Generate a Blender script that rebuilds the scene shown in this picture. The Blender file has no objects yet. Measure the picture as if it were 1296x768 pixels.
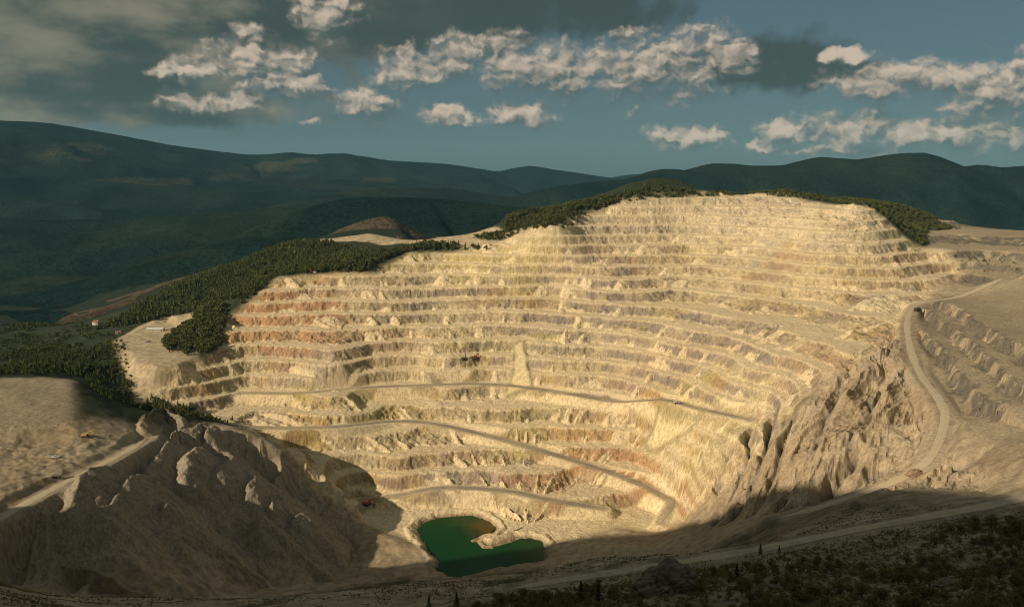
import bpy, math, random
import numpy as np
from mathutils import Vector

# ------------------------------------------------------------------ camera, sky, sun, exposure
scene = bpy.context.scene
W0, H0, F0, VH = 1296.0, 768.0, 1017.0, 225.0          # photo size, focal length in px, eye-level row
PITCH = math.atan((H0 / 2 - VH) / F0)
CZ = 400.0                                             # camera height above the pit lake
cam_data = bpy.data.cameras.new("camera")
cam = bpy.data.objects.new("camera", cam_data)
scene.collection.objects.link(cam)
cam.location = (0, 0, CZ)
cam.rotation_euler = (math.radians(90) - PITCH, 0, 0)
cam_data.sensor_width = 36.0
cam_data.lens = 36.0 * F0 / W0
cam_data.clip_start = 1.0
cam_data.clip_end = 60000.0
scene.camera = cam
scene.render.resolution_x, scene.render.resolution_y = 1024, 606
scene.view_settings.view_transform = 'Standard'
scene.view_settings.look = 'None'
scene.view_settings.gamma = 1.0
scene.view_settings.exposure = 0.0
scene.cycles.max_bounces = 4
scene.cycles.diffuse_bounces = 2
scene.cycles.glossy_bounces = 2
scene.cycles.transmission_bounces = 2
scene.cycles.volume_bounces = 0
scene.cycles.filter_width = 1.1
scene.cycles.caustics_reflective = False
scene.cycles.caustics_refractive = False
scene.view_settings.use_curve_mapping = False

SUN_EL = math.radians(27.0)
SUN_H = np.array([-0.84, -0.54]); SUN_H /= np.linalg.norm(SUN_H)      # horizontal direction towards the sun
TO_SUN = Vector((SUN_H[0] * math.cos(SUN_EL), SUN_H[1] * math.cos(SUN_EL), math.sin(SUN_EL)))
sun_data = bpy.data.lights.new("sun", 'SUN')
sun_data.energy = 5.0
sun_data.angle = math.radians(0.6)
sun_data.color = (1.0, 0.835, 0.645)
sun = bpy.data.objects.new("sun", sun_data)
scene.collection.objects.link(sun)
sun.rotation_euler = TO_SUN.to_track_quat('Z', 'Y').to_euler()
sun.location = (-800, -600, 1500)


def pix_dir(u, v):
    c, s = math.cos(PITCH), math.sin(PITCH)
    a, b = (u - W0 / 2) / F0, -(v - H0 / 2) / F0
    return np.array([a, c + b * s, -s + b * c])


class NT:
    """small helper that writes shader node trees"""
    def __init__(self, tree):
        self.t = tree
        tree.nodes.clear()

    def n(self, kind, **kw):
        nd = self.t.nodes.new(kind)
        for k, v in kw.items():
            setattr(nd, k, v)
        return nd

    def put(self, sock, val):
        if isinstance(val, bpy.types.NodeSocket):
            self.t.links.new(val, sock)
        else:
            sock.default_value = val

    def m(self, op, a, b=0.0, c=0.0, clamp=False):
        nd = self.n('ShaderNodeMath', operation=op, use_clamp=clamp)
        self.put(nd.inputs[0], a); self.put(nd.inputs[1], b); self.put(nd.inputs[2], c)
        return nd.outputs[0]

    def vm(self, op, a, b=(0, 0, 0), c=(0, 0, 0)):
        nd = self.n('ShaderNodeVectorMath', operation=op)
        self.put(nd.inputs[0], a); self.put(nd.inputs[1], b)
        if op == 'MULTIPLY_ADD':
            self.put(nd.inputs[2], c)
        return nd.outputs['Value'] if op == 'LENGTH' else nd.outputs[0]

    def mix(self, f, a, b, blend='MIX'):
        nd = self.n('ShaderNodeMix', data_type='RGBA', blend_type=blend)
        self.put(nd.inputs[0], f)
        for s, v in ((6, a), (7, b)):
            if not isinstance(v, bpy.types.NodeSocket) and len(v) == 3:
                v = (*v, 1.0)
            self.put(nd.inputs[s], v)
        return nd.outputs[2]

    def noise(self, vec, scale, detail=4.0, rough=0.55, dist=0.0, dims='3D'):
        nd = self.n('ShaderNodeTexNoise', noise_dimensions=dims)
        self.put(nd.inputs['Vector'], vec)
        nd.inputs['Scale'].default_value = scale
        nd.inputs['Detail'].default_value = detail
        nd.inputs['Roughness'].default_value = rough
        nd.inputs['Distortion'].default_value = dist
        return nd.outputs[0]

    def ss(self, x, lo, hi, a=0.0, b=1.0):
        nd = self.n('ShaderNodeMapRange', interpolation_type='SMOOTHSTEP')
        self.put(nd.inputs[0], x)
        for i, v in ((1, lo), (2, hi), (3, a), (4, b)):
            self.put(nd.inputs[i], v)
        return nd.outputs[0]


def build_world():
    w = bpy.data.worlds.new("World"); scene.world = w
    w.use_nodes = True
    N = NT(w.node_tree)
    out = N.n('ShaderNodeOutputWorld'); bg = N.n('ShaderNodeBackground')
    w.node_tree.links.new(bg.outputs[0], out.inputs[0])
    bg.inputs[1].default_value = 0.1
    sky = N.n('ShaderNodeTexSky', sky_type='NISHITA')
    sky.sun_disc = False
    sky.sun_elevation = SUN_EL
    sky.sun_rotation = math.atan2(SUN_H[0], SUN_H[1])
    sky.altitude = 900; sky.air_density = 1.0; sky.dust_density = 2.0; sky.ozone_density = 2.0
    base = N.mix(1.0, sky.outputs[0], (0.33, 0.43, 0.385), 'MULTIPLY')
    base = N.mix(0.60, base, (0.98, 1.42, 1.60))          # thin high haze veils the blue
    tc = N.n('ShaderNodeTexCoord')
    sep = N.n('ShaderNodeSeparateXYZ'); N.put(sep.inputs[0], tc.outputs['Generated'])
    az = N.m('ARCTAN2', sep.outputs[0], N.m('ABSOLUTE', sep.outputs[1]))
    el = N.m('ARCSINE', sep.outputs[2])
    comb = N.n('ShaderNodeCombineXYZ'); N.put(comb.inputs[0], az); N.put(comb.inputs[1], el)
    P = comb.outputs[0]
    # warp so that outlines billow
    warp = N.n('ShaderNodeTexNoise', noise_dimensions='2D'); N.put(warp.inputs[0], P)
    warp.inputs['Scale'].default_value = 30.0; warp.inputs['Detail'].default_value = 5.0
    warp.inputs['Roughness'].default_value = 0.60
    wv = N.vm('MULTIPLY_ADD', N.vm('SUBTRACT', warp.outputs[1], (0.5, 0.5, 0.5)), (0.030, 0.024, 0.0), P)

    def ae(u, v):
        d = pix_dir(u, v)
        return math.atan2(d[0], d[1]), math.asin(d[2] / np.linalg.norm(d))

    def field(vec, blobs, flat, grow=1.0):
        acc = None
        for (u, v, ru, rv) in blobs:
            a, e = ae(u, v)
            d = N.vm('MULTIPLY', N.vm('SUBTRACT', vec, (a, e, 0)), (F0 / (ru * grow), F0 / (rv * grow), 0))
            d = N.vm('MAXIMUM', d, N.vm('MULTIPLY', d, (-1, -flat, 0)))
            f = N.m('SUBTRACT', 1.0, N.vm('LENGTH', d))
            acc = f if acc is None else N.m('MAXIMUM', acc, f)
        return acc
    cumulus = [(640, 84, 62, 40), (705, 96, 92, 42), (800, 92, 74, 52), (862, 88, 92, 56), (915, 74, 46, 34),
               (525, 92, 66, 30), (575, 78, 44, 34), (466, 134, 44, 30), (330, 92, 84, 56), (285, 128, 90, 18), (365, 110, 70, 30), (250, 92, 60, 20),
               (572, 148, 42, 19), (660, 148, 54, 23), (870, 176, 60, 24), (992, 168, 36, 18), (962, 186, 26, 9),
               (1080, 166, 74, 30), (1150, 172, 60, 28), (1210, 172, 66, 28), (1280, 174, 60, 28), (1070, 190, 110, 10),
               (1110, 108, 70, 30), (1165, 100, 76, 24), (1290, 118, 110, 44), (1070, 72, 30, 12), (412, 22, 44, 44), (395, 152, 16, 8)]
    dark = [(640, 18, 250, 70), (480, 34, 190, 66), (740, 8, 100, 55), (300, 20, 260, 90), (80, 60, 330, 110), (60, 0, 300, 80),
            (180, 134, 300, 40), (1000, 88, 110, 46), (925, 88, 50, 34), (1075, 92, 70, 20), (-300, 40, 330, 120)]
    nz = N.noise(P, 34.0, 6.0, 0.56, 0.0, '2D')
    nzl = N.noise(P, 9.0, 4.0, 0.6, 0.0, '2D')
    # generic broken cloud deck that carries on outside the view, brightened to fill the shade
    sc = N.n('ShaderNodeMapping'); N.put(sc.inputs[0], P); sc.inputs['Scale'].default_value = (1.0, 2.6, 1.0)
    dn = N.noise(sc.outputs[0], 3.2, 5.0, 0.6, 0.0, '2D')
    out_of_view = N.m('MAXIMUM', N.ss(el, 0.22, 0.36), N.ss(N.m('ABSOLUTE', az), 0.62, 0.8))
    deck = N.m('MULTIPLY', N.ss(dn, 0.40, 0.56), out_of_view)
    # sunlit cumulus: heaped round puffs; a second sample towards the sun gives the modelling
    def puffs(vec):
        v = N.n('ShaderNodeTexVoronoi', voronoi_dimensions='2D', feature='F1')
        N.put(v.inputs['Vector'], vec)
        v.inputs['Scale'].default_value = 25.0
        v.inputs['Detail'].default_value = 2.0
        v.inputs['Roughness'].default_value = 0.55
        v.inputs['Lacunarity'].default_value = 2.3
        return N.m('SUBTRACT', 0.62, v.outputs['Distance'])
    sq = N.n('ShaderNodeMapping'); N.put(sq.inputs[0], wv); sq.inputs['Scale'].default_value = (0.85, 1.25, 1.0)
    p0 = puffs(sq.outputs[0])
    p1 = puffs(N.vm('ADD', sq.outputs[0], (-0.0045, 0.0075, 0)))
    c0 = field(wv, cumulus, 1.2, 1.12)
    c1 = field(N.vm('ADD', wv, (-0.006, 0.016, 0)), cumulus, 1.2, 1.12)
    fine = N.m('MULTIPLY', N.m('SUBTRACT', nz, 0.5), 0.8)
    dens0 = N.m('ADD', N.m('MULTIPLY_ADD', p0, 0.36, c0), fine)
    dif = N.m('MULTIPLY_ADD', N.m('SUBTRACT', p0, p1), 1.15, N.m('SUBTRACT', c0, c1))
    dif = N.m('ADD', dif, N.m('MULTIPLY', fine, 0.35))
    lit = N.ss(dif, -0.46, 0.98)
    cov = N.ss(dens0, -0.04, N.m('MULTIPLY_ADD', N.m('SUBTRACT', 1.0, lit), 0.42, 0.46))
    ccol = N.mix(lit, (0.85, 1.15, 1.12), (6.2, 5.0, 3.85))
    # dark flat-based clouds
    d0 = field(wv, dark, 1.25)
    dd = N.m('ADD', d0, N.m('MULTIPLY', N.m('SUBTRACT', N.m('MULTIPLY_ADD', nz, 0.35, N.m('MULTIPLY', nzl, 0.65)), 0.5), 1.5))
    dcov = N.m('MULTIPLY', N.ss(dd, 0.05, 0.55), 0.93)
    st = N.n('ShaderNodeMapping'); N.put(st.inputs[0], P); st.inputs['Scale'].default_value = (1.0, 2.3, 1.0)
    dl = N.noise(st.outputs[0], 6.5, 5.0, 0.55, 0.0, '2D')
    warm = N.m('MULTIPLY', N.ss(dl, 0.38, 0.72), N.ss(az, -0.05, -0.30))
    dcol = N.mix(warm, (0.48, 0.70, 0.62), (2.2, 2.05, 1.5))
    col = N.mix(dcov, base, dcol)
    col = N.mix(deck, col, N.mix(N.ss(nzl, 0.4, 0.65), (1.2, 1.4, 1.3), (4.3, 3.8, 3.2)))
    col = N.mix(N.m('MULTIPLY', cov, 0.95), col, ccol)
    N.put(bg.inputs[0], col)
    w.cycles.sampling_method = 'MANUAL'
    w.cycles.sample_map_resolution = 512


build_world()

# ------------------------------------------------------------------ helpers
rng = np.random.default_rng(7)
random.seed(7)
COL = scene.collection


def wpt(u, v, z):
    """pixel + height relative to the camera -> world x, y, z"""
    d = pix_dir(u, v)
    t = z / d[2]
    return np.array([d[0] * t, d[1] * t, CZ + z])


def project(x, y, z):
    c, s = math.cos(PITCH), math.sin(PITCH)
    zz = z - CZ
    dep = y * c - zz * s
    dep = np.where(np.abs(dep) < 1e-3, 1e-3, dep)
    up = y * s + zz * c
    return W0 / 2 + F0 * x / dep, H0 / 2 - F0 * up / dep


def sstep(a, b, x):
    t = np.clip((x - a) / (b - a), 0, 1)
    return t * t * (3 - 2 * t)


def _hash(ix, iy, seed):
    h = (ix.astype(np.int64) * 374761393 + iy.astype(np.int64) * 668265263 + seed * 974634541) & 0xFFFFFFFF
    h = ((h ^ (h >> 13)) * 1274126177) & 0xFFFFFFFF
    h = h ^ (h >> 16)
    return (h & 0xFFFFFF).astype(np.float32) / float(0xFFFFFF)


def vnoise(x, y, seed=0):
    ix, iy = np.floor(x), np.floor(y)
    fx, fy = (x - ix).astype(np.float32), (y - iy).astype(np.float32)
    ix, iy = ix.astype(np.int64), iy.astype(np.int64)
    fx = fx * fx * fx * (fx * (fx * 6 - 15) + 10); fy = fy * fy * fy * (fy * (fy * 6 - 15) + 10)
    a, b = _hash(ix, iy, seed), _hash(ix + 1, iy, seed)
    c, d = _hash(ix, iy + 1, seed), _hash(ix + 1, iy + 1, seed)
    return (a + (b - a) * fx + (c - a) * fy + (a - b - c + d) * fx * fy) * 2 - 1


def fbm(x, y, wl, octv=4, seed=0, gain=0.5):
    s, a, f, tot = 0.0, 1.0, 1.0 / wl, 0.0
    for i in range(octv):
        s = s + a * vnoise(x * f + 17.3 * i, y * f - 9.1 * i, seed + i)
        tot += a; a *= gain; f *= 2.03
    return s / tot


def ribs(x, y, ang, wl, stretch, seed):
    """ridged noise drawn out along the direction ang (radians)"""
    c, s = math.cos(ang), math.sin(ang)
    wx = x + fbm(x, y, 90, 2, seed + 50) * 22; wy = y + fbm(x, y, 90, 2, seed + 60) * 22
    p, q = wx * c + wy * s, -wx * s + wy * c
    r = 1 - np.abs(vnoise(p / (wl * stretch), q / wl, seed))
    r2 = 1 - np.abs(vnoise(p / (wl * stretch) * 2.1, q / wl * 2.3 + 5, seed + 1))
    r3 = 1 - np.abs(vnoise(p / (wl * stretch) * 4.1, q / wl * 4.9 + 5, seed + 2))
    return r * 0.62 + r2 * 0.26 + r3 * 0.12


def poly_sdf(x, y, poly):
    """negative inside"""
    poly = np.asarray(poly)[:, :2]
    d2 = np.full(x.shape, 1e12); inside = np.zeros(x.shape, bool)
    n = len(poly)
    for i in range(n):
        ax, ay = poly[i]; bx, by = poly[(i + 1) % n]
        ex, ey = bx - ax, by - ay
        t = np.clip(((x - ax) * ex + (y - ay) * ey) / (ex * ex + ey * ey + 1e-9), 0, 1)
        d2 = np.minimum(d2, (x - ax - t * ex) ** 2 + (y - ay - t * ey) ** 2)
        cond = ((ay > y) != (by > y)) & (x < (bx - ax) * (y - ay) / (by - ay + 1e-12) + ax)
        inside ^= cond
    d = np.sqrt(d2)
    return np.where(inside, -d, d)


def spline(pts, step):
    pts = [np.asarray(p, float) for p in pts]
    P = [2 * pts[0] - pts[1]] + pts + [2 * pts[-1] - pts[-2]]
    out = []
    for i in range(1, len(P) - 2):
        n = max(2, int(np.linalg.norm(P[i + 1] - P[i]) / step))
        for k in range(n):
            t = k / n
            out.append(0.5 * (2 * P[i] + (P[i + 1] - P[i - 1]) * t + (2 * P[i - 1] - 5 * P[i] + 4 * P[i + 1] - P[i + 2]) * t * t
                              + (3 * P[i] - P[i - 1] - 3 * P[i + 1] + P[i + 2]) * t ** 3))
    out.append(pts[-1])
    return np.array(out)


# ------------------------------------------------------------------ survey of the place: (photo column, row, height below eye level)
ROADS = {
    'upper': (9, [(300, 497, -303), (380, 497, -302), (450, 491, -301), (540, 487, -301), (620, 486, -301), (680, 492, -302), (720, 498, -303), (780, 508, -305),
                   (840, 506, -288), (885, 517, -284), (950, 531, -279)]),
    'middle': (9.5, [(265, 528, -313), (310, 540, -318), (420, 540, -325), (500, 533, -331), (560, 538, -336), (650, 560, -348), (740, 587, -363), (800, 608, -373),
                    (840, 628, -381), (850, 636, -383), (838, 660, -388)]),
    'bottom': (10, [(440, 634, -392), (500, 627, -386), (560, 617, -377), (640, 621, -377), (700, 633, -381), (765, 643, -389)]),
    'right': (8.5, [(1270, 352, -150), (1215, 375, -170), (1165, 384, -177), (1150, 400, -181), (1150, 430, -190), (1163, 470, -198), (1188, 505, -204), (1196, 530, -210),
                   (1180, 575, -222), (1140, 605, -234), (1060, 635, -250), (985, 656, -262)]),
    'near': (7.5, [(1330, 622, -187), (1250, 640, -190), (1100, 667, -195), (960, 695, -201), (850, 713, -207), (700, 736, -216), (640, 746, -222)]),
    'dump': (10, [(-60, 690, -266), (0, 655, -266), (80, 612, -265), (150, 577, -267), (186, 556, -270)]),
}
SURVEY = [
    # lake bench and floor
    (560, 640, -392), (620, 640, -391), (500, 660, -393), (520, 690, -393), (470, 680, -392), (540, 715, -395), (660, 668, -393), (700, 668, -393), (710, 690, -393),
    # far wall, by columns
    (420, 600, -360), (500, 600, -365), (560, 590, -362), (640, 590, -362), (700, 610, -372),
    (420, 500, -299), (560, 500, -308), (640, 525, -324), (760, 545, -334),
    (432, 460, -268), (432, 403, -225), (432, 375, -196), (432, 347, -165), (560, 455, -270), (560, 402, -225), (560, 350, -172),
    (699, 455, -268), (699, 404, -223), (699, 353, -173), (699, 320, -130), (760, 480, -286), (800, 411, -223), (760, 440, -253),
    (760, 360, -176), (760, 320, -131), (760, 290, -93), (864, 480, -268), (864, 425, -223), (864, 363, -179), (864, 320, -133), (864, 285, -88),
    (964, 453, -223), (964, 500, -256), (964, 372, -179), (964, 320, -127), (964, 280, -78), (1031, 483, -222), (1031, 430, -200), (1030, 380, -179), (1030, 320, -119), (1030, 290, -85),
    (1100, 383, -177), (1100, 320, -117), (1100, 440, -196), (1100, 500, -212), (1160, 340, -140),
    # left wall and yard
    (300, 500, -303), (300, 450, -262), (300, 405, -226), (365, 450, -262), (365, 400, -221), (365, 370, -190), (270, 447, -254), (215, 455, -254), (200, 462, -256), (170, 425, -255), (215, 415, -255),
    (250, 440, -253), (185, 500, -291), (230, 490, -285), (140, 430, -262), (160, 475, -275),
    # rim
    (282, 410, -228), (300, 385, -206), (330, 370, -190), (350, 350, -172), (400, 345, -166), (470, 342, -160), (490, 328, -147), (520, 318, -136), (620, 316, -128), (640, 303, -113), (700, 292, -92), (740, 272, -69),
    (785, 257, -48), (880, 250, -38), (950, 247, -36), (1000, 252, -41), (1050, 257, -46), (1102, 262, -50), (1165, 315, -118), (1210, 345, -150),
    # behind the rim
    (450, 322, -150), (560, 302, -125), (470, 296, -122), (640, 296, -105), (660, 272, -72), (700, 265, -62), (880, 240, -24), (780, 246, -34), (1000, 243, -28), (1060, 250, -38), (1130, 258, -52),
    (1170, 275, -76), (1150, 290, -95), (400, 306, -145), (330, 322, -168), (250, 355, -215), (200, 385, -240), (140, 408, -265), (320, 350, -195), (260, 390, -232),
    # right terrace and spoil slope
    (1185, 292, -97), (1290, 294, -97), (1200, 318, -118), (1290, 322, -120), (1290, 348, -140), (1290, 400, -163), (1290, 480, -178), (1290, 560, -186), (1290, 625, -188), (1200, 450, -184), (1240, 520, -192),
    (1240, 400, -168), (1240, 570, -203), (1450, 400, -150), (1450, 520, -160), (1450, 300, -80), (1450, 620, -165), (960, 560, -275), (930, 590, -305), (900, 620, -335), (870, 650, -371), (960, 640, -303), (1040, 560, -241),
    (1050, 600, -252), (900, 570, -303), (880, 540, -298), (820, 560, -340), (1000, 600, -275),
    # near slope
    (1296, 768, -120), (1296, 700, -158), (1100, 768, -140), (1100, 720, -170), (1000, 768, -150), (850, 742, -178), (760, 768, -170), (640, 768, -178), (450, 768, -217), (300, 768, -243), (100, 768, -280),
    (550, 746, -231), (400, 751, -250), (200, 756, -272), (60, 762, -287), (1450, 768, -95), (1450, 690, -130),
    # waste dump
    (0, 478, -236), (90, 478, -237), (0, 530, -241), (95, 535, -246), (60, 555, -254), (107, 552, -255), (135, 560, -262), (210, 525, -276), (260, 534, -283), (300, 545, -291), (345, 565, -310), (380, 585, -331), (440, 622, -368), (456, 652, -393),
    (300, 640, -333), (200, 650, -312), (100, 680, -296), (400, 690, -388), (300, 720, -368), (200, 730, -338), (445, 725, -396), (100, 740, -318), (0, 705, -287), (40, 740, -305), (-150, 600, -250), (-150, 500, -232), (-150, 680, -262),
    (250, 590, -305), (340, 620, -335),
    # forest below the dump, valley on the left
    (0, 452, -252), (60, 455, -255), (100, 470, -262), (150, 480, -278), (180, 520, -292), (0, 410, -290), (80, 415, -285), (-150, 440, -260), (-150, 400, -290),
]
EXTRA = [(293, 1640, 0), (345, 1640, -5), (240, 1630, -10), (190, 1620, -28), (130, 1610, -46),  # world x, y, height below eye level: ground hidden from the camera
    (60, 520, -262), (100, 600, -320), (60, 700, -372), (160, 700, -345), (140, 560, -290), (-60, 560, -300), (-60, 680, -370), (-120, 600, -330), (-200, 600, -345), (20, 780, -390), (230, 545, -231), (120, 780, -378), (170, 640, -300),
    (-390, 1000, -305), (-330, 985, -318), (-280, 985, -338), (-455, 1010, -298), (-310, 560, -325),
    (-100, 1900, -230), (200, 1900, -180), (500, 1950, -160), (800, 1900, -180), (1100, 1700, -140), (1000, 1200, -90), (900, 900, -80), (800, 600, -70), (-400, 2050, -250), (-700, 2000, -300),
    (-950, 1700, -320), (-900, 1300, -310), (500, 400, -100), (350, 200, -55), (150, 100, -60), (0, 100, -75), (-120, 150, -95), (-100, 250, -150), (-200, 330, -190),
    # unseen hill left of the view, added to shade pit floor and near slope
    (-686, 226, 165), (-713, 268, 140), (-740, 310, 110), (-758, 339, 52), (-785, 381, -50), (-810, 419, -95), (-623, 313, 110), (-656, 363, 35), (-674, 393, -12), (-701, 435, -100), (-726, 473, -140), (-791, 205, 150), (-824, 256, 120), (-842, 285, 70), (-869, 327, -25), (-894, 365, -65), (-550, 384, -20), (-572, 418, -60), (-593, 451, -115), (-615, 485, -175),
    (-700, 150, 260), (-590, 70, 272), (-560, 190, 170), (-450, 110, 150), (-330, 130, 50), (-260, 230, -85), (-450, 330, -80), (-1050, 250, 40),
    (-900, 600, -175), (-1020, 480, -120), (-780, 700, -200), (-950, 800, -200), (-1100, 600, -120), (-800, 1000, -250), (-420, 560, -262), (-520, 590, -235), (-600, 660, -240), (-470, 640, -256),
    (0, -100, -20), (-500, -60, 300), (-500, -260, 310), (-200, -60, 60), (400, -200, 10), (-900, -100, 220), (900, 100, -10),
]
pts = [wpt(*p) for p in SURVEY]
for w_, pl in ROADS.values():
    pts += [wpt(*p) for p in pl]
pts += [np.array([x, y, CZ + z]) for x, y, z in EXTRA]
C = np.array(pts)
keep = [0]
for i in range(1, len(C)):
    if np.min(np.hypot(C[keep, 0] - C[i, 0], C[keep, 1] - C[i, 1])) > 6:
        keep.append(i)
C = C[keep]


def _phi(r2):
    return np.sqrt(r2 + 24.0 ** 2)


_n = len(C)
_A = np.zeros((_n + 3, _n + 3))
_A[:_n, :_n] = _phi((C[:, None, 0] - C[None, :, 0]) ** 2 + (C[:, None, 1] - C[None, :, 1]) ** 2) - np.eye(_n) * 2.0
_A[:_n, _n] = 1; _A[:_n, _n + 1] = C[:, 0] / 1000; _A[:_n, _n + 2] = C[:, 1] / 1000
_A[_n:, :_n] = _A[:_n, _n:].T
_wts = np.linalg.solve(_A, np.concatenate([C[:, 2], np.zeros(3)]))


def survey_height(x, y):
    sh = x.shape
    x = x.ravel(); y = y.ravel()
    out = np.empty(len(x), np.float32)
    w = _wts[:_n].astype(np.float32); cx = C[:, 0].astype(np.float32); cy = C[:, 1].astype(np.float32)
    for i in range(0, len(x), 40000):
        X = x[i:i + 40000].astype(np.float32)[:, None]; Y = y[i:i + 40000].astype(np.float32)[:, None]
        r = np.sqrt((X - cx) ** 2 + (Y - cy) ** 2 + 576.0)
        out[i:i + 40000] = r @ w + (_wts[_n] + _wts[_n + 1] * X[:, 0] / 1000 + _wts[_n + 2] * Y[:, 0] / 1000)
    return out.astype(float).reshape(sh)


def poly(pl):
    return np.array([wpt(*p)[:2] for p in pl])


PIT = poly([(190, 505, -292), (212, 466, -258), (275, 449, -254), (285, 407, -227), (330, 371, -190), (352, 351, -172), (470, 343, -160), (520, 319, -136), (640, 304, -113),
            (700, 292, -92), (740, 272, -69), (785, 257, -48), (880, 250, -38), (950, 247, -36), (1050, 257, -46), (1102, 262, -50), (1165, 315, -118), (1210, 346, -151),
            (1150, 388, -179), (1110, 440, -194), (1040, 485, -223), (960, 560, -275), (900, 620, -335), (870, 650, -371), (780, 660, -392), (690, 690, -400), (530, 690, -398), (458, 655, -394),
            (400, 600, -345), (310, 548, -315)])
LAKE = poly([(527, 670, -400), (536, 661, -400), (552, 656, -400), (575, 653, -400), (598, 652, -400), (613, 656, -400), (622, 663, -400), (627, 670, -400), (618, 676, -400), (603, 680, -400), (604, 686, -400), (622, 691, -400),
             (640, 686, -400), (652, 681, -400), (672, 681, -400), (686, 684, -400), (692, 694, -400), (690, 706, -400), (684, 714, -400), (650, 719, -400), (615, 725, -400), (580, 733, -400), (566, 731, -400), (556, 722, -400),
             (556, 710, -400), (547, 700, -400), (536, 688, -400)])
DUMP = poly([(300, 548, -292), (260, 537, -284), (212, 528, -276), (184, 556, -272), (150, 577, -267), (80, 613, -266), (0, 658, -268), (-80, 720, -280), (0, 760, -310), (100, 750, -320), (200, 745, -345), (320, 735, -375), (445, 728, -396),
             (450, 660, -392), (430, 622, -364), (380, 587, -333), (345, 567, -311)])
SPOIL = poly([(1150, 392, -180), (1152, 430, -191), (1166, 470, -199), (1192, 508, -206), (1200, 530, -211), (1250, 585, -204), (1296, 600, -190), (1250, 632, -200), (1060, 640, -253), (985, 660, -265), (900, 655, -350), (872, 648, -370),
              (900, 615, -333), (950, 560, -280), (1000, 520, -247), (1040, 480, -222), (1100, 430, -194)])
RIGHT = poly([(1165, 388, -178), (1215, 378, -171), (1300, 350, -140), (1460, 330, -110), (1460, 560, -165), (1290, 575, -187), (1205, 520, -207), (1172, 470, -198)])
SCARPS = [poly(q) for q in ([(1180, 386, -177), (1215, 400, -170), (1250, 425, -169), (1296, 456, -172), (1340, 490, -172)],
                            [(1172, 396, -181), (1200, 420, -180), (1235, 450, -180), (1270, 482, -181), (1300, 505, -181)],
                            [(1168, 428, -190), (1190, 452, -191), (1215, 482, -193), (1242, 508, -194), (1268, 530, -194)])]
UPPER_RIGHT = poly([(1180, 288, -97), (1300, 290, -96), (1450, 285, -85), (1450, 345, -110), (1290, 352, -143), (1215, 350, -152), (1172, 315, -118)])
BARS = [poly([(600, 684, -400), (610, 681, -400), (626, 681, -400), (640, 678, -400)]), poly([(608, 687, -400), (613, 692, -400), (622, 692, -400)])]
SANDFAN = poly([(834, 510, -290), (886, 524, -285), (874, 546, -308), (858, 552, -318), (826, 544, -318), (818, 530, -308)])
CONE = poly([(652, 428, -246), (663, 428, -246), (668, 455, -268), (676, 482, -290), (640, 482, -290), (650, 455, -268)])
NEARVEG = poly([(560, 768, -186), (700, 752, -206), (850, 728, -200), (1000, 702, -190), (1300, 655, -175), (1500, 640, -150), (1500, 900, -60), (560, 900, -130)])
CUT = poly([(380, 306, -146), (430, 304, -140), (462, 293, -122), (560, 297, -122), (640, 299, -110), (700, 294, -95), (690, 308, -116), (625, 316, -128), (550, 309, -127), (470, 306, -132), (400, 312, -148)])
YARDB = poly([(146, 434, -260), (176, 411, -256), (226, 399, -252), (264, 389, -236), (238, 411, -248), (206, 436, -254), (256, 456, -255), (305, 452, -258), (305, 480, -285), (190, 512, -294), (160, 472, -272)])
YARD = poly([(150, 428, -258), (175, 412, -256), (215, 405, -254), (262, 440, -254), (230, 462, -257), (195, 470, -262), (165, 470, -268)])

# distant ridges: photo column, row of the crest, distance; plus how fast the flanks fall
RIDGES = [
    ('mountain', 0.30, 190, [(-700, 175, 5200), (-300, 140, 5600), (-100, 146, 6000), (0, 153, 6300), (60, 156, 6500), (120, 166, 6700), (200, 181, 7000), (250, 189, 7200), (300, 195, 7400), (345, 201, 7500), (420, 212, 7600), (500, 222, 7800)]),
    ('hill', 0.30, 160, [(240, 206, 7500), (300, 199, 7600), (345, 195, 7600), (370, 193, 7600), (400, 196, 7600), (435, 194, 7600), (490, 203, 7800), (560, 207, 8200), (600, 213, 8500)]),
    ('hill', 0.32, 160, [(590, 225, 8600), (640, 215, 8600), (670, 210, 8600), (700, 215, 8600), (760, 223, 8600), (790, 228, 8800)]),
    ('hill', 0.28, 120, [(770, 226, 9800), (800, 221, 9800), (850, 220, 9800)]),
    ('mountain', 0.34, 150, [(620, 258, 4300), (690, 239, 4400), (740, 231, 4400), (800, 226, 4500), (845, 214, 4700), (870, 217, 4700), (905, 207, 4800), (950, 210, 4800), (1000, 209, 4800), (1040, 199, 4900),
                             (1085, 202, 4900), (1130, 195, 4900), (1165, 194, 4900), (1190, 202, 4900), (1215, 211, 4900), (1240, 209, 4900), (1265, 212, 4900), (1320, 209, 4900), (1500, 200, 4900), (1900, 190, 4700)]),
    ('hill', 0.30, 110, [(330, 300, 2600), (370, 275, 2700), (420, 256, 2800), (470, 250, 2900), (540, 251, 3000), (600, 256, 3000), (660, 262, 3000), (740, 270, 3000)]),
    ('hill', 0.22, 130, [(-300, 262, 3600), (-100, 268, 3700), (60, 280, 3700), (180, 272, 3800), (280, 267, 3900), (360, 262, 4000), (460, 240, 4600), (560, 238, 5000)]),
    ('hill', 0.20, 130, [(-300, 225, 5000), (0, 235, 5000), (130, 228, 5200), (250, 236, 5400), (330, 226, 5800), (450, 228, 6200)]),
]
MOUND = [(395, 306, 2150), (425, 295, 2200), (455, 282, 2250), (487, 274, 2300), (512, 284, 2320), (545, 300, 2350)]


def _crest(pl):
    out = []
    for u, v, D in pl:
        d = pix_dir(u, v); t = D / d[1]
        out.append((d[0] * t, D, CZ + d[2] * t))
    return np.array(out)


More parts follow.
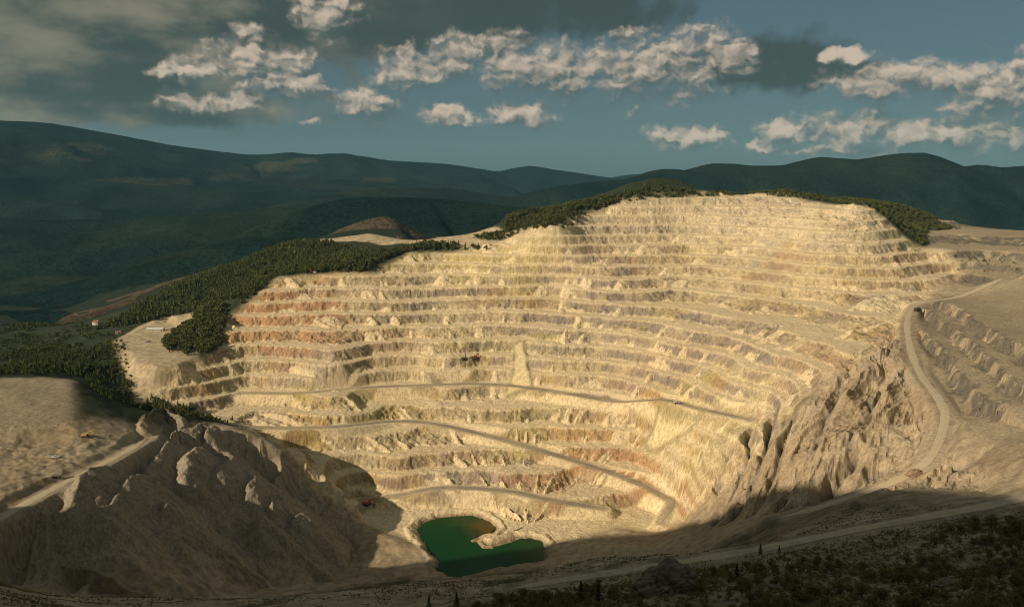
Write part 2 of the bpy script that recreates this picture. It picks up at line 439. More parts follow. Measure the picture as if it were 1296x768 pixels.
CRESTS = [(n, s, r, spline(_crest(pl), 260)) for n, s, r, pl in RIDGES]
CRESTS.append(('mound', 0.32, 30, spline(_crest(MOUND), 30)))


def far_height(x, y):
    base = CZ - 335 + 55 * fbm(x, y, 900, 3, 31) + (np.hypot(x, y) - 2000) * 0.012
    best = base.copy(); who = np.full(x.shape, -1)
    bump = fbm(x, y, 520, 5, 41)
    fold = ribs(x, y, 1.2, 420, 2.2, 45)
    for k, (n, s, rr, cr) in enumerate(CRESTS):
        d2 = np.full(x.shape, 1e12); zc = np.zeros(x.shape)
        for i in range(len(cr) - 1):
            ex, ey = cr[i + 1, 0] - cr[i, 0], cr[i + 1, 1] - cr[i, 1]
            t = np.clip(((x - cr[i, 0]) * ex + (y - cr[i, 1]) * ey) / (ex * ex + ey * ey), 0, 1)
            dd = (x - cr[i, 0] - t * ex) ** 2 + (y - cr[i, 1] - t * ey) ** 2
            mk = dd < d2
            d2 = np.where(mk, dd, d2); zc = np.where(mk, cr[i, 2] + t * (cr[i + 1, 2] - cr[i, 2]), zc)
        d = np.sqrt(d2)
        away = sstep(0, 900, d) if n != 'mound' else sstep(0, 300, d) * 0.1
        z = zc - s * (np.sqrt(d * d + rr * rr) - rr) + away * (bump * 55 + (fold - 0.6) * 80) + bump * 5 * (n != 'mound')
        # soft maximum so that hills meet in rounded valleys
        kq = 45.0
        h = np.clip(0.5 + 0.5 * (z - best) / kq, 0, 1)
        who = np.where(z > best, k, who)
        best = best + (z - best) * h + kq * h * (1 - h)
    return best, who


ROADW = {}
for nm, (w_, pl) in ROADS.items():
    ROADW[nm] = (w_, spline([wpt(*p) for p in pl], 4.0))


def on_survey(u, v, lo=300.0, hi=1300.0):
    d = pix_dir(u, v)
    t = np.arange(lo, hi, 2.0)
    p = d[None, :] * (t / d[1])[:, None]
    z = survey_height(p[:, 0], p[:, 1])
    hit = np.nonzero(p[:, 2] + CZ <= z)[0]
    i = hit[0] if len(hit) else len(t) - 1
    return np.array([p[i, 0], p[i, 1], z[i]])


SPUR_PX = [[(186, 556), (180, 545), (188, 532), (205, 525), (222, 534), (232, 550)], [(232, 552), (248, 548), (262, 545), (262, 556)], [(186, 557), (205, 560), (212, 568), (202, 585), (186, 602)],
           [(254, 590), (244, 604), (234, 624)], [(282, 590), (290, 604), (284, 618), (272, 636)], [(324, 620), (320, 636), (312, 652)], [(356, 652), (346, 668), (348, 684)],
           [(178, 626), (160, 650), (148, 670), (132, 694)], [(218, 674), (210, 688), (206, 702)], [(124, 604), (108, 628), (92, 658)], [(386, 676), (380, 690), (372, 704)], [(340, 690), (330, 705)]]


def spur_crest(px, cap):
    pts = spline([on_survey(u, v, 550, 1000) for u, v in px], 6.0)
    k = np.arange(5.0, 420.0, 5.0)
    out = []
    for i, p in enumerate(pts):
        zb = survey_height(p[0] + SUN_H[0] * k, p[1] + SUN_H[1] * k)
        need = float(np.max(zb - k * math.tan(SUN_EL)))          # where the crest comes out of the shade of the dump behind it
        end = min(i, len(pts) - 1 - i) / max(1, len(pts) - 1)
        out.append((p[0], p[1], p[2] + min(max(need - p[2] + 24.0, min(14.0, cap)), cap) * (0.80 + 0.40 * min(end * 2, 0.5))))
    return np.array(out)


SPURS = [spur_crest(q, 11.0 if i < 3 else 42.0) for i, q in enumerate(SPUR_PX)]
GULLIES = [np.array([on_survey(u, v, 450, 1100)[:2] for u, v in q]) for q in (
    [(930, 545), (915, 600), (890, 655)], [(962, 520), (938, 590), (905, 660)], [(992, 500), (962, 580), (922, 660)], [(1012, 500), (994, 555), (976, 602), (948, 655)],
    [(1052, 498), (1034, 555), (1012, 600), (972, 652)], [(1092, 552), (1062, 590), (1000, 645)], [(1128, 575), (1084, 606), (1030, 640)], [(1080, 450), (1066, 490), (1040, 530)], [(1120, 470), (1098, 520), (1074, 556)],
    [(1180, 590), (1130, 618), (1080, 640)], [(1250, 560), (1205, 590), (1160, 612)])]


def near_height(x, y):
    """height, plus attributes: face (1 on a bench face), road-ness, pit mask"""
    S = survey_height(x, y)
    D = np.hypot(x, y)
    pit = poly_sdf(x, y, PIT)
    mpit = sstep(22, -8, pit)
    fan = sstep(6, -5, np.minimum(poly_sdf(x, y, SANDFAN), poly_sdf(x, y, CONE)))
    mpit0 = mpit; mpit = mpit * (1 - fan)
    dump = sstep(12, -22, poly_sdf(x, y, DUMP))
    spoil = sstep(8, -34, poly_sdf(x, y, SPOIL))
    right = sstep(16, -10, poly_sdf(x, y, RIGHT))
    upr = sstep(10, -6, poly_sdf(x, y, UPPER_RIGHT))
    yard = sstep(8, -12, poly_sdf(x, y, YARD))
    lake = poly_sdf(x, y, LAKE) + fbm(x, y, 17, 4, 71, 0.65) * 5.0
    for bar in BARS:
        db = np.full(x.shape, 1e9)
        for i in range(len(bar) - 1):
            (ax, ay), (bx, by) = bar[i], bar[i + 1]
            t = np.clip(((x - ax) * (bx - ax) + (y - ay) * (by - ay)) / ((bx - ax) ** 2 + (by - ay) ** 2), 0, 1)
            db = np.minimum(db, np.hypot(x - ax - t * (bx - ax), y - ay - t * (by - ay)))
        lake = np.maximum(lake, 3.2 - db + fbm(x, y, 6, 2, 73))
    # irregular bench plan: broad swings, then ribs
    wob = fbm(x, y, 150, 3, 3) * 6.0 + fbm(x, y, 42, 2, 5) * 3.0 + fbm(x, y, 14, 3, 8, 0.6) * 1.7 + np.abs(fbm(x, y, 6.0, 2, 12)) * 1.0
    BH = 16.5
    tal = np.clip(fbm(x, y, 40, 4, 21, 0.65) * 1.7 + 0.42, 0, 1)                   # talus cones against the faces
    q = (S + wob) / BH
    k = np.floor(q); f = q - k
    keepb = _hash(k.astype(np.int64), np.zeros_like(k, np.int64), 5)
    b = 0.66 - 0.05 * keepb - 0.20 * tal
    lo = 0.10 + 0.06 * tal
    g = np.where(f < b, lo * (f / b), 0)
    ff = np.clip((f - b) / (1 - b), 0, 1)
    tsz = 0.45 * tal                                                        # lower part of the face buried under talus
    prof = np.where(ff < 0.5, ff * (0.9 + 0.1 * tal), 0)
    prof = np.where(ff >= 0.5, 0.5 * (0.9 + 0.1 * tal) + (ff - 0.5) * 2 * (1 - 0.5 * (0.9 + 0.1 * tal)), prof)
    g = g + (f >= b) * (lo + (1 - lo) * prof)
    arc = np.arctan2(x - 20.0, y - 880.0) * 400.0 + fbm(x, y, 60, 2, 25) * 6.0
    cone = np.clip(vnoise(arc / 15.0, k * 7.31, 23) * 0.42 + vnoise(arc / 6.0, k * 3.7, 26) * 0.10 - 0.10 + 0.22 * vnoise(arc / 90.0, k * 1.7, 24), 0, 0.42)
    gt = lo + cone - 1.3 * np.abs(b - f) * np.where(f < b, 1.0, -0.9)
    tcov = (gt > g + 0.01) & (cone > 0.02)
    g = np.where(tcov, np.minimum(gt, 1.0), g)
    zt = (k + g) * BH - fbm(x, y, 150, 3, 3) * 5.0 * 0.8
    face = (sstep(b - 0.02, b + 0.06, f) * sstep(1.0, 0.93, f)) * mpit * np.where(tcov, 0.0, 1.0)
    fresh = face * np.clip(1 - tal * 1.1, 0, 1)
    z = S + (zt - S) * mpit
    z += mpit * fbm(x, y, 5.0, 2, 77) * 0.45 + mpit * face * fbm(x, y, 9, 3, 78) * 0.9
    # right-hand terraces: tall steps with rills
    qq = (S + fbm(x, y, 60, 3, 91) * 5 + ribs(x, y, 2.6, 13, 2.5, 93) * 4.0) / 17.0 + 0.3
    kk = np.floor(qq); f2 = qq - kk
    zt2 = (kk + np.where(f2 < 0.62, f2 * 0.3, 0.186 + (f2 - 0.62) / 0.38 * 0.814) - 0.3) * 17.0
    rface = sstep(0.58, 0.68, f2) * sstep(1.0, 0.92, f2)
    rface = rface * upr
    for sc in SCARPS:
        d2 = np.full(x.shape, 1e12); sg = np.zeros(x.shape); end = np.zeros(x.shape)
        for i in range(len(sc) - 1):
            (ax, ay), (bx, by) = sc[i], sc[i + 1]
            ex, ey = bx - ax, by - ay
            t = np.clip(((x - ax) * ex + (y - ay) * ey) / (ex * ex + ey * ey), 0, 1)
            dd = (x - ax - t * ex) ** 2 + (y - ay - t * ey) ** 2
            mk = dd < d2
            d2 = np.where(mk, dd, d2); sg = np.where(mk, np.sign(ex * (y - ay) - ey * (x - ax)), sg)
            end = np.where(mk, ((i == 0) & (t <= 0)) | ((i == len(sc) - 2) & (t >= 1)), end)
        d = np.sqrt(d2) * sg + (ribs(x, y, 2.75, 9, 2.6, 95) - 0.7) * 13.0 + fbm(x, y, 30, 2, 97) * 4
        w = np.exp(-d2 / 38.0 ** 2)
        S = S + 13.0 * (sstep(-4.5, 4.5, d) - 0.5) * w
        rface = np.maximum(rface, sstep(8.5, 4.0, np.abs(d)) * (1 - end) * sstep(60, 30, np.sqrt(d2)))
    mr = np.clip(np.maximum(right * (1 - spoil), upr), 0, 1)
    z = z + (np.where(upr > 0.05, zt2, S + fbm(x, y, 14, 3, 99) * 0.7) - z) * mr * (1 - mpit) * 0.92
    # ribbed, gullied flanks
    z += dump * ((ribs(x, y, math.radians(-74), 46, 2.8, 101) - 0.78) * 40 + (ribs(x, y, math.radians(-66), 17, 3.0, 104) - 0.7) * 12 + fbm(x, y, 45, 3, 109) * 4.0 + fbm(x, y, 11, 3, 107) * 1.8 - 2.0)
    box = np.nonzero((x > -430) & (x < -170) & (y > 600) & (y < 960))
    if len(box[0]):
        xs, ys_ = x[box], y[box]; zs = z[box]
        wx = xs + fbm(xs, ys_, 14, 3, 151) * 5.0; wy = ys_ + fbm(xs, ys_, 14, 3, 152) * 5.0
        for sp in SPURS:
            d2 = np.full(xs.shape, 1e12); zc = np.zeros(xs.shape)
            for i in range(len(sp) - 1):
                ex, ey = sp[i + 1, 0] - sp[i, 0], sp[i + 1, 1] - sp[i, 1]
                t = np.clip(((wx - sp[i, 0]) * ex + (wy - sp[i, 1]) * ey) / (ex * ex + ey * ey), 0, 1)
                dd = (wx - sp[i, 0] - t * ex) ** 2 + (wy - sp[i, 1] - t * ey) ** 2
                mk = dd < d2
                d2 = np.where(mk, dd, d2); zc = np.where(mk, sp[i, 2] + t * (sp[i + 1, 2] - sp[i, 2]), zc)
            zz = zc - 0.95 * np.sqrt(d2 + 4.0) + fbm(xs, ys_, 8, 3, 153) * 1.6
            h = np.clip(0.5 + 0.5 * (zz - zs) / 3.0, 0, 1)
            zs = zs + (zz - zs) * h
        z[box] = zs
    z += spoil * ((ribs(x, y, math.radians(232), 34, 6.0, 111) - 0.70) * 22 + (ribs(x, y, math.radians(236), 12, 4.0, 114) - 0.7) * 13 + fbm(x, y, 9, 3, 117) * 1.2)
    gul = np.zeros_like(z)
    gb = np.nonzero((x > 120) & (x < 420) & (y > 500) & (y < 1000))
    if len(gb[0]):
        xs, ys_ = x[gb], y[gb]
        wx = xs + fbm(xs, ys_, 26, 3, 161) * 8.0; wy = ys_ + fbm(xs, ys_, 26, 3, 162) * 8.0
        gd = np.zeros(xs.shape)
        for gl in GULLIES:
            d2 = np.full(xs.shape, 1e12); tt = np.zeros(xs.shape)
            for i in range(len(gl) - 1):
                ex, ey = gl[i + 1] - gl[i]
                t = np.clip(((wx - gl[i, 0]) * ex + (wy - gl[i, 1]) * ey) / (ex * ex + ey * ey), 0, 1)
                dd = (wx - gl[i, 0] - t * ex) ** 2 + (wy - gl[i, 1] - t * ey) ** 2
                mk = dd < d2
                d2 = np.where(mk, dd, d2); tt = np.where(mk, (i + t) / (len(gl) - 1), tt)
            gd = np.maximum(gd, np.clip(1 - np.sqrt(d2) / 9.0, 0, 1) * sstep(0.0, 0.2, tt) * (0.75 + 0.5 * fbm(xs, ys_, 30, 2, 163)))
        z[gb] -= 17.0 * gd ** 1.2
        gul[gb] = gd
    mass = 1 - np.clip(mpit + dump + spoil + mr + yard, 0, 1)
    z += mass * (fbm(x, y, 70, 4, 121) * 4.0 + fbm(x, y, 12, 3, 122) * 0.9)
    plate = sstep(12, -20, poly_sdf(x, y, poly([(-100, 474, -235), (92, 474, -237), (100, 525, -243), (95, 540, -247), (-100, 560, -246)])))
    z += plate * (CZ - 241 + fbm(x, y, 40, 4, 125, 0.6) * 2.6 - z) * 0.8
    z = z + yard * (CZ - 256 + fbm(x, y, 30, 3, 127) * 1.2 - z) * 0.85
    pad = sstep(14, -10, poly_sdf(x, y, poly([(-100, 560, -252), (60, 552, -254), (112, 550, -255), (180, 555, -268), (80, 612, -265), (-100, 690, -268)])))
    z += pad * (fbm(x, y, 16, 3, 141, 0.6) * 1.6 + fbm(x, y, 5, 2, 143) * 0.4)
    # the lake hollow
    tgt = np.where(lake < 0, -np.minimum(8.0, -lake * 0.5), np.minimum(6.8, lake * 0.62))
    ml = sstep(14, 6, lake)
    z = z + (tgt + fbm(x, y, 5, 2, 131) * 0.5 - z) * ml
    z = np.where(lake > 2, np.maximum(z, 1.2), z)
    # roads are cut in
    roadm = np.zeros_like(z)
    for nm, (w_, pl) in ROADW.items():
        x0, x1, y0, y1 = pl[:, 0].min() - 40, pl[:, 0].max() + 40, pl[:, 1].min() - 40, pl[:, 1].max() + 40
        sel = np.nonzero((x > x0) & (x < x1) & (y > y0) & (y < y1))
        if not len(sel[0]):
            continue
        xs, ys = x[sel], y[sel]
        d2 = np.full(xs.shape, 1e12); zr = np.zeros(xs.shape)
        for i in range(0, len(pl) - 1):
            ex, ey = pl[i + 1, 0] - pl[i, 0], pl[i + 1, 1] - pl[i, 1]
            t = np.clip(((xs - pl[i, 0]) * ex + (ys - pl[i, 1]) * ey) / (ex * ex + ey * ey), 0, 1)
            dd = (xs - pl[i, 0] - t * ex) ** 2 + (ys - pl[i, 1] - t * ey) ** 2
            mk = dd < d2
            d2 = np.where(mk, dd, d2); zr = np.where(mk, pl[i, 2] + t * (pl[i + 1, 2] - pl[i, 2]), zr)
        d = np.sqrt(d2)
        m = sstep(w_ / 2 + 13, w_ / 2 + 2.5, d)
        z[sel] = z[sel] + (zr - z[sel]) * m
        roadm[sel] = np.maximum(roadm[sel], sstep(w_ / 2 + 4, w_ / 2 - 1, d))
    return z, dict(face=face * (1 - roadm), fresh=fresh * (1 - roadm), road=roadm, pit=mpit, dump=dump, spoil=spoil, right=mr, yard=yard, talus=tal, gul=gul, fan=fan, rface=rface * mr, level=k, plate=plate, lake=lake)


def height(x, y):
    D = np.hypot(x, y)
    z, at = near_height(x, y)
    m = sstep(1850, 2150, D)
    if np.any(m > 0):
        zf, who = far_height(x, y)
        z = z + (zf - z) * m
    return z, at


# ------------------------------------------------------------------ mesh building
def mesh_from_arrays(name, verts, faces, mats, matidx=None, col=None, smooth=False):
    verts = np.asarray(verts, np.float32); faces = np.asarray(faces, np.int32)
    k = faces.shape[1]
    me = bpy.data.meshes.new(name)
    me.vertices.add(len(verts)); me.vertices.foreach_set('co', verts.ravel())
    me.loops.add(faces.size); me.loops.foreach_set('vertex_index', faces.ravel())
    me.polygons.add(len(faces))
    me.polygons.foreach_set('loop_start', np.arange(len(faces), dtype=np.int32) * k)
    me.polygons.foreach_set('loop_total', np.full(len(faces), k, np.int32))
    if matidx is not None:
        me.polygons.foreach_set('material_index', np.asarray(matidx, np.int32))
    me.polygons.foreach_set('use_smooth', np.full(len(faces), smooth))
    for m_ in (mats if isinstance(mats, (list, tuple)) else [mats]):
        me.materials.append(m_)
    if col is not None:
        a = me.color_attributes.new('tint', 'FLOAT_COLOR', 'POINT')
        c4 = np.ones((len(verts), 4), np.float32); c4[:, :3] = col
        a.data.foreach_set('color', c4.ravel())
    me.update(calc_edges=True)
    return me


def link(name, me, parent=None, loc=None, rz=0.0, scale=None):
    o = bpy.data.objects.new(name, me)
    COL.objects.link(o)
    if parent is not None:
        o.parent = parent
    if loc is not None:
        o.location = loc
    o.rotation_euler = (0, 0, rz)
    if scale is not None:
        o.scale = scale if hasattr(scale, '__len__') else (scale,) * 3
    return o


def tag(o, label=None, cat=None, group=None, kind=None):
    if label: o['label'] = label
    if cat: o['category'] = cat
    if group: o['group'] = group
    if kind: o['kind'] = kind
    return o


# ------------------------------------------------------------------ materials
def mat_new(name):
    m = bpy.data.materials.new(name); m.use_nodes = True
    N = NT(m.node_tree)
    out = N.n('ShaderNodeOutputMaterial'); bs = N.n('ShaderNodeBsdfPrincipled')
    m.node_tree.links.new(bs.outputs[0], out.inputs[0])
    bs.inputs['Roughness'].default_value = 0.95
    bs.inputs['Specular IOR Level'].default_value = 0.15
    return m, N, bs


def bump(N, bs, h, strength, dist):
    b = N.n('ShaderNodeBump')
    b.inputs['Strength'].default_value = strength; b.inputs['Distance'].default_value = dist
    N.put(b.inputs['Height'], h)
    N.put(bs.inputs['Normal'], b.outputs[0])


def mat_ground(name, grain=0.5, streak=True, bumpd=1.2):
    m, N, bs = mat_new(name)
    at = N.n('ShaderNodeVertexColor', layer_name='tint')
    geo = N.n('ShaderNodeNewGeometry')
    pos = geo.outputs['Position']
    n1 = N.noise(pos, 0.12, 6.0, 0.65)
    mp = N.n('ShaderNodeMapping'); N.put(mp.inputs[0], pos); mp.inputs['Scale'].default_value = (0.42, 0.42, 0.05)
    n2 = N.noise(mp.outputs[0], 1.0, 4.0, 0.7)
    n3 = N.noise(pos, 0.9, 5.0, 0.72)
    f = N.m('MULTIPLY_ADD', n1, 0.7, N.m('MULTIPLY', n3, 0.45))
    if streak:
        f = N.m('MULTIPLY_ADD', n2, 0.95, N.m('MULTIPLY', f, 0.47))
    g = N.ss(f, 0.42 if streak else 0.32, 1.0 if streak else 0.88, 1 - grain, 1 + grain * 0.75)
    cmb = N.n('ShaderNodeCombineXYZ')
    for i in range(3):
        N.put(cmb.inputs[i], g)
    c = N.vm('MULTIPLY', at.outputs[0], cmb.outputs[0])
    N.put(bs.inputs['Base Color'], c)
    bump(N, bs, f, 0.9, bumpd)
    return m


def mat_plain(name, c1, c2, scale=0.5, rough=0.9, spec=0.2, bumps=0.0, metallic=0.0):
    m, N, bs = mat_new(name)
    geo = N.n('ShaderNodeTexCoord')
    n1 = N.noise(geo.outputs['Object'], scale, 5.0, 0.6)
    N.put(bs.inputs['Base Color'], N.mix(N.ss(n1, 0.3, 0.7), c1, c2))
    bs.inputs['Roughness'].default_value = rough
    bs.inputs['Specular IOR Level'].default_value = spec
    bs.inputs['Metallic'].default_value = metallic
    if bumps:
        bump(N, bs, n1, bumps, 0.5)
    return m


def mat_leaf(name, c1, c2, c3):
    m, N, bs = mat_new(name)
    geo = N.n('ShaderNodeNewGeometry'); oi = N.n('ShaderNodeObjectInfo')
    n1 = N.noise(geo.outputs['Position'], 0.05, 3.0, 0.6)
    n2 = N.noise(geo.outputs['Position'], 0.22, 3.0, 0.6)
    c = N.mix(N.ss(n1, 0.3, 0.7), c1, c2)
    c = N.mix(N.m('MULTIPLY', N.ss(n2, 0.4, 0.7), 0.85), c, c3)
    c = N.mix(N.m('MULTIPLY', oi.outputs['Random'], 0.35), c, c3)
    N.put(bs.inputs['Base Color'], c)
    tr = N.n('ShaderNodeBsdfTranslucent'); N.put(tr.inputs[0], c)
    mx = N.n('ShaderNodeMixShader'); mx.inputs[0].default_value = 0.25
    N.t.links.new(bs.outputs[0], mx.inputs[1]); N.t.links.new(tr.outputs[0], mx.inputs[2])
    out = [n for n in N.t.nodes if n.type == 'OUTPUT_MATERIAL'][0]
    N.t.links.new(mx.outputs[0], out.inputs[0])
    return m


M_ROCK = mat_ground('quarried_rock', 0.50, True, 1.1)
M_SOIL = mat_ground('hillside_soil', 0.55, False, 1.0)
M_FAR = None


def mat_far():
    m, N, bs = mat_new('far_woodland')
    geo = N.n('ShaderNodeNewGeometry'); pos = geo.outputs['Position']
    at = N.n('ShaderNodeVertexColor', layer_name='tint')
    n1 = N.noise(pos, 0.06, 4.0, 0.75)
    n2 = N.noise(pos, 0.004, 5.0, 0.65)
    f = N.m('MULTIPLY_ADD', n1, 0.8, N.m('MULTIPLY', n2, 0.5))
    g = N.ss(f, 0.42, 0.90, 0.35, 1.9)
    cmb = N.n('ShaderNodeCombineXYZ')
    for i in range(3):
        N.put(cmb.inputs[i], g)
    N.put(bs.inputs['Base Color'], N.vm('MULTIPLY', at.outputs[0], cmb.outputs[0]))
    bs.inputs['Specular IOR Level'].default_value = 0.0
    bump(N, bs, n1, 1.0, 14.0)
    return m


M_FAR = mat_far()
M_CONIFER = mat_leaf('conifer_needles', (0.030, 0.050, 0.016), (0.056, 0.074, 0.022), (0.092, 0.102, 0.030))
M_DECID = mat_leaf('rim_scrub_leaves', (0.060, 0.082, 0.021), (0.098, 0.112, 0.029), (0.14, 0.132, 0.038))
M_BUSH = mat_leaf('near_bush_leaves', (0.10, 0.112, 0.036), (0.14, 0.13, 0.040), (0.18, 0.148, 0.048))
M_BARK = mat_plain('bark', (0.06, 0.045, 0.03), (0.11, 0.085, 0.06), 3.0)

# ------------------------------------------------------------------ terrain sheets
def grid_faces(nr, nc):
    i = np.arange(nr - 1)[:, None] * nc + np.arange(nc - 1)[None, :]
    return np.stack([i, i + 1, i + nc + 1, i + nc], -1).reshape(-1, 4)


# rows by distance, columns by bearing: spacing grows with distance like the detail one can see
ycur, ys = 60.0, []
while ycur < 2200:
    ys.append(ycur)
    ycur += 2.4 if ycur < 480 else (1.7 if ycur < 1560 else 1.7 + (ycur - 1560) * 0.012)
ys = np.array(ys)
ts = np.arange(-0.78, 0.7801, 0.00185)
TX, YY = np.meshgrid(ts, ys)
XX = TX * np.maximum(YY, 260.0)
XX = np.where(YY < 260, TX * (260 + 0.0 * YY), XX)
ZZ, AT = height(XX, YY)
NR, NC = XX.shape


def terrain_colour(x, y, z, at):
    sh = x.shape
    c = np.zeros(sh + (3,))
    n_big = fbm(x, y, 170, 3, 201); n_mid = fbm(x, y, 50, 4, 203); n_fine = fbm(x, y, 11, 3, 205)
    lv = _hash(at['level'].astype(np.int64), np.zeros(sh, np.int64), 9)
    cream = np.array([0.55, 0.44, 0.245]); sand = np.array([0.51, 0.385, 0.19]); ochre = np.array([0.45, 0.295, 0.120])
    grey = np.array([0.285, 0.235, 0.185]); rust = np.array([0.40, 0.225, 0.110]); pale = np.array([0.60, 0.52, 0.36]); dim = np.array([0.20, 0.165, 0.105])

    def mixc(a, b, f):
        return a + (b - a) * f[..., None]
    rock = mixc(np.broadcast_to(cream, sh + (3,)), sand, sstep(-0.3, 0.4, n_mid))
    n_st = fbm(x, y, 5.5, 2, 207)
    hgt = sstep(CZ - 380, CZ - 150, z)
    rock = mixc(rock, ochre, sstep(0.0, 0.5, n_big + n_mid * 0.6 + 0.18 - hgt * 0.35) * 0.85)
    n_pat = fbm(x * 0.6 + 40, y * 1.2, 60, 4, 211); n_pat2 = fbm(x * 0.7 - 90, y * 1.1, 75, 4, 213)
    rock = mixc(rock, np.array([0.36, 0.30, 0.225]), sstep(0.05, 0.45, n_pat) * 0.65)
    rock = mixc(rock, np.array([0.50, 0.40, 0.15]), sstep(0.1, 0.45, n_pat2) * 0.6)
    rock = mixc(rock, np.array([0.44, 0.28, 0.16]), sstep(0.15, 0.5, -n_pat2 + n_fine * 0.3) * 0.5)
    # bands of darker, purplish rock on the fresh faces, strongest right of the middle
    u, v = project(x, y, z)
    gz = np.exp(-(((x - 170) / 190) ** 2 + ((z - (CZ - 215)) / 50) ** 2)) + 0.5 * np.exp(-(((x + 120) / 160) ** 2 + ((z - (CZ - 205)) / 30) ** 2))
    gm = sstep(0.0, 0.5, gz * 1.1 + n_mid * 0.55 + (lv - 0.5) * 0.35 + n_fine * 0.25 - 0.02)
    rock = mixc(rock, grey, at['fresh'] * gm * 0.92)
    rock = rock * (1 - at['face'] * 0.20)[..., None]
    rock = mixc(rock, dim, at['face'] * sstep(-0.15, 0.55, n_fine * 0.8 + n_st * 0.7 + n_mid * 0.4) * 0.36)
    rz = np.exp(-(((x + 400) / 110) ** 2 + ((z - (CZ - 225)) / 45) ** 2)) + 0.7 * np.exp(-(((x - 130) / 120) ** 2 + ((z - (CZ - 365)) / 22) ** 2))
    rm = sstep(0.15, 0.8, rz + n_mid * 0.5 + n_fine * 0.2) * np.clip(at['face'] + 0.35, 0, 1)
    rock = mixc(rock, rust, rm * 0.8)
    rock = mixc(rock, pale, sstep(CZ - 150, CZ - 70, z) * 0.45)
    # berms and talus carry broken pale spoil
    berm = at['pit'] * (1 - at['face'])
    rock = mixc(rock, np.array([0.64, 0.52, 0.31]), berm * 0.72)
    rock = mixc(rock, np.array([0.60, 0.49, 0.26]), at['fan'])
    soil = mixc(np.broadcast_to(np.array([0.22, 0.175, 0.105]), sh + (3,)), np.array([0.15, 0.13, 0.07]), sstep(-0.2, 0.5, n_mid))
    soil = mixc(soil, np.array([0.045, 0.052, 0.020]), sstep(-0.30, 0.15, n_big * 0.5 + n_fine * 0.6 + 0.10) * 0.9)
    wild = sstep(800, 950, np.hypot(x, y)) * sstep(300, 500, y)
    soil = mixc(soil, np.array([0.030, 0.040, 0.016]) + 0.012 * n_mid[..., None], wild * 0.95)
    nearb = sstep(620, 520, np.hypot(x, y))
    soil = mixc(soil, np.array([0.36, 0.295, 0.19]) * (1 + 0.4 * n_fine)[..., None], nearb * sstep(-0.55, 0.05, n_mid + 0.4 * n_fine) * 0.85)
    veg = sstep(30, -10, poly_sdf(x, y, NEARVEG))
    soil = mixc(soil, np.array([0.19, 0.165, 0.085]) + 0.10 * np.clip(n_mid + n_fine * 0.5, 0, 1)[..., None], veg * 0.85)
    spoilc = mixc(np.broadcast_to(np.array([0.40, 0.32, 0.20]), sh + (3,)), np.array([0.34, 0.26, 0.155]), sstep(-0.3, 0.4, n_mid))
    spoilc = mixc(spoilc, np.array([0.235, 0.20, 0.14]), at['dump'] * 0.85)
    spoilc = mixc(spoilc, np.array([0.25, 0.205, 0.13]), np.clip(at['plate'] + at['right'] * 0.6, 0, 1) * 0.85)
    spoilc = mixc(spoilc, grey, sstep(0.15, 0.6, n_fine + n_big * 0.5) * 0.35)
    spoilc = mixc(spoilc, np.array([0.115, 0.10, 0.075]), at['rface'] * sstep(-0.7, -0.05, n_fine + n_mid * 0.4) * 0.92)  # shade of the right-hand step faces, put into the colour
    bare = np.clip(at['dump'] + at['spoil'] + at['right'] + at['plate'] + at['yard'], 0, 1)
    # spoil also round the haul roads and between pit and dump
    bare = np.maximum(bare, sstep(40, 5, poly_sdf(x, y, poly([(-100, 560, -250), (107, 548, -254), (190, 550, -270), (300, 540, -290), (456, 655, -394), (530, 720, -398), (445, 735, -396), (100, 760, -325), (-100, 760, -310)]))))
    bare = np.maximum(bare, sstep(30, 0, poly_sdf(x, y, poly([(460, 650, -393), (700, 640, -390), (870, 640, -372), (1000, 560, -262), (1200, 380, -172), (1460, 330, -100), (1460, 600, -170), (1250, 632, -192), (1060, 650, -255), (900, 690, -300), (690, 725, -400), (540, 735, -398)]))))
    bare = np.maximum(bare, sstep(25, 0, poly_sdf(x, y, poly([(1080, 330, -130), (1170, 316, -118), (1300, 330, -126), (1300, 400, -165), (1160, 402, -183), (1080, 400, -186)]))))
    cut = np.maximum(sstep(10, -4, poly_sdf(x, y, CUT) + 10 * n_mid), sstep(12, -4, poly_sdf(x, y, YARDB) + 8 * n_mid))
    bare = np.maximum(bare, cut)
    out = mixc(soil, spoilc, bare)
    out = mixc(out, np.array([0.50, 0.40, 0.24]), cut * 0.8)
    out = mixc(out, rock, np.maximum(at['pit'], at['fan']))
    out = mixc(out, np.array([0.19, 0.165, 0.125]), sstep(0.25, 0.75, at['gul'] + 0.2 * n_fine) * 0.75)  # grey along the gullies: their shade put into the colour
    # wet ground by the lake
    wet = sstep(5.0, 1.0, at['lake'])
    out = mixc(out, np.array([0.20, 0.13, 0.07]), wet * 0.7)
    out = mixc(out, np.array([0.36, 0.29, 0.19]), at['road'] * (0.55 + 0.3 * n_fine))
    return np.clip(out, 0.01, 0.8)


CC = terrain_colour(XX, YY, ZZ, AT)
D_ = np.hypot(XX, YY)
forest_tint = np.array([0.035, 0.042, 0.018])
mfar = sstep(1750, 2000, D_)[..., None]
CC = CC * (1 - mfar) + np.array([0.020, 0.028, 0.014]) * mfar
VERT = np.stack([XX, YY, ZZ], -1).reshape(-1, 3)
FACE = grid_faces(NR, NC)
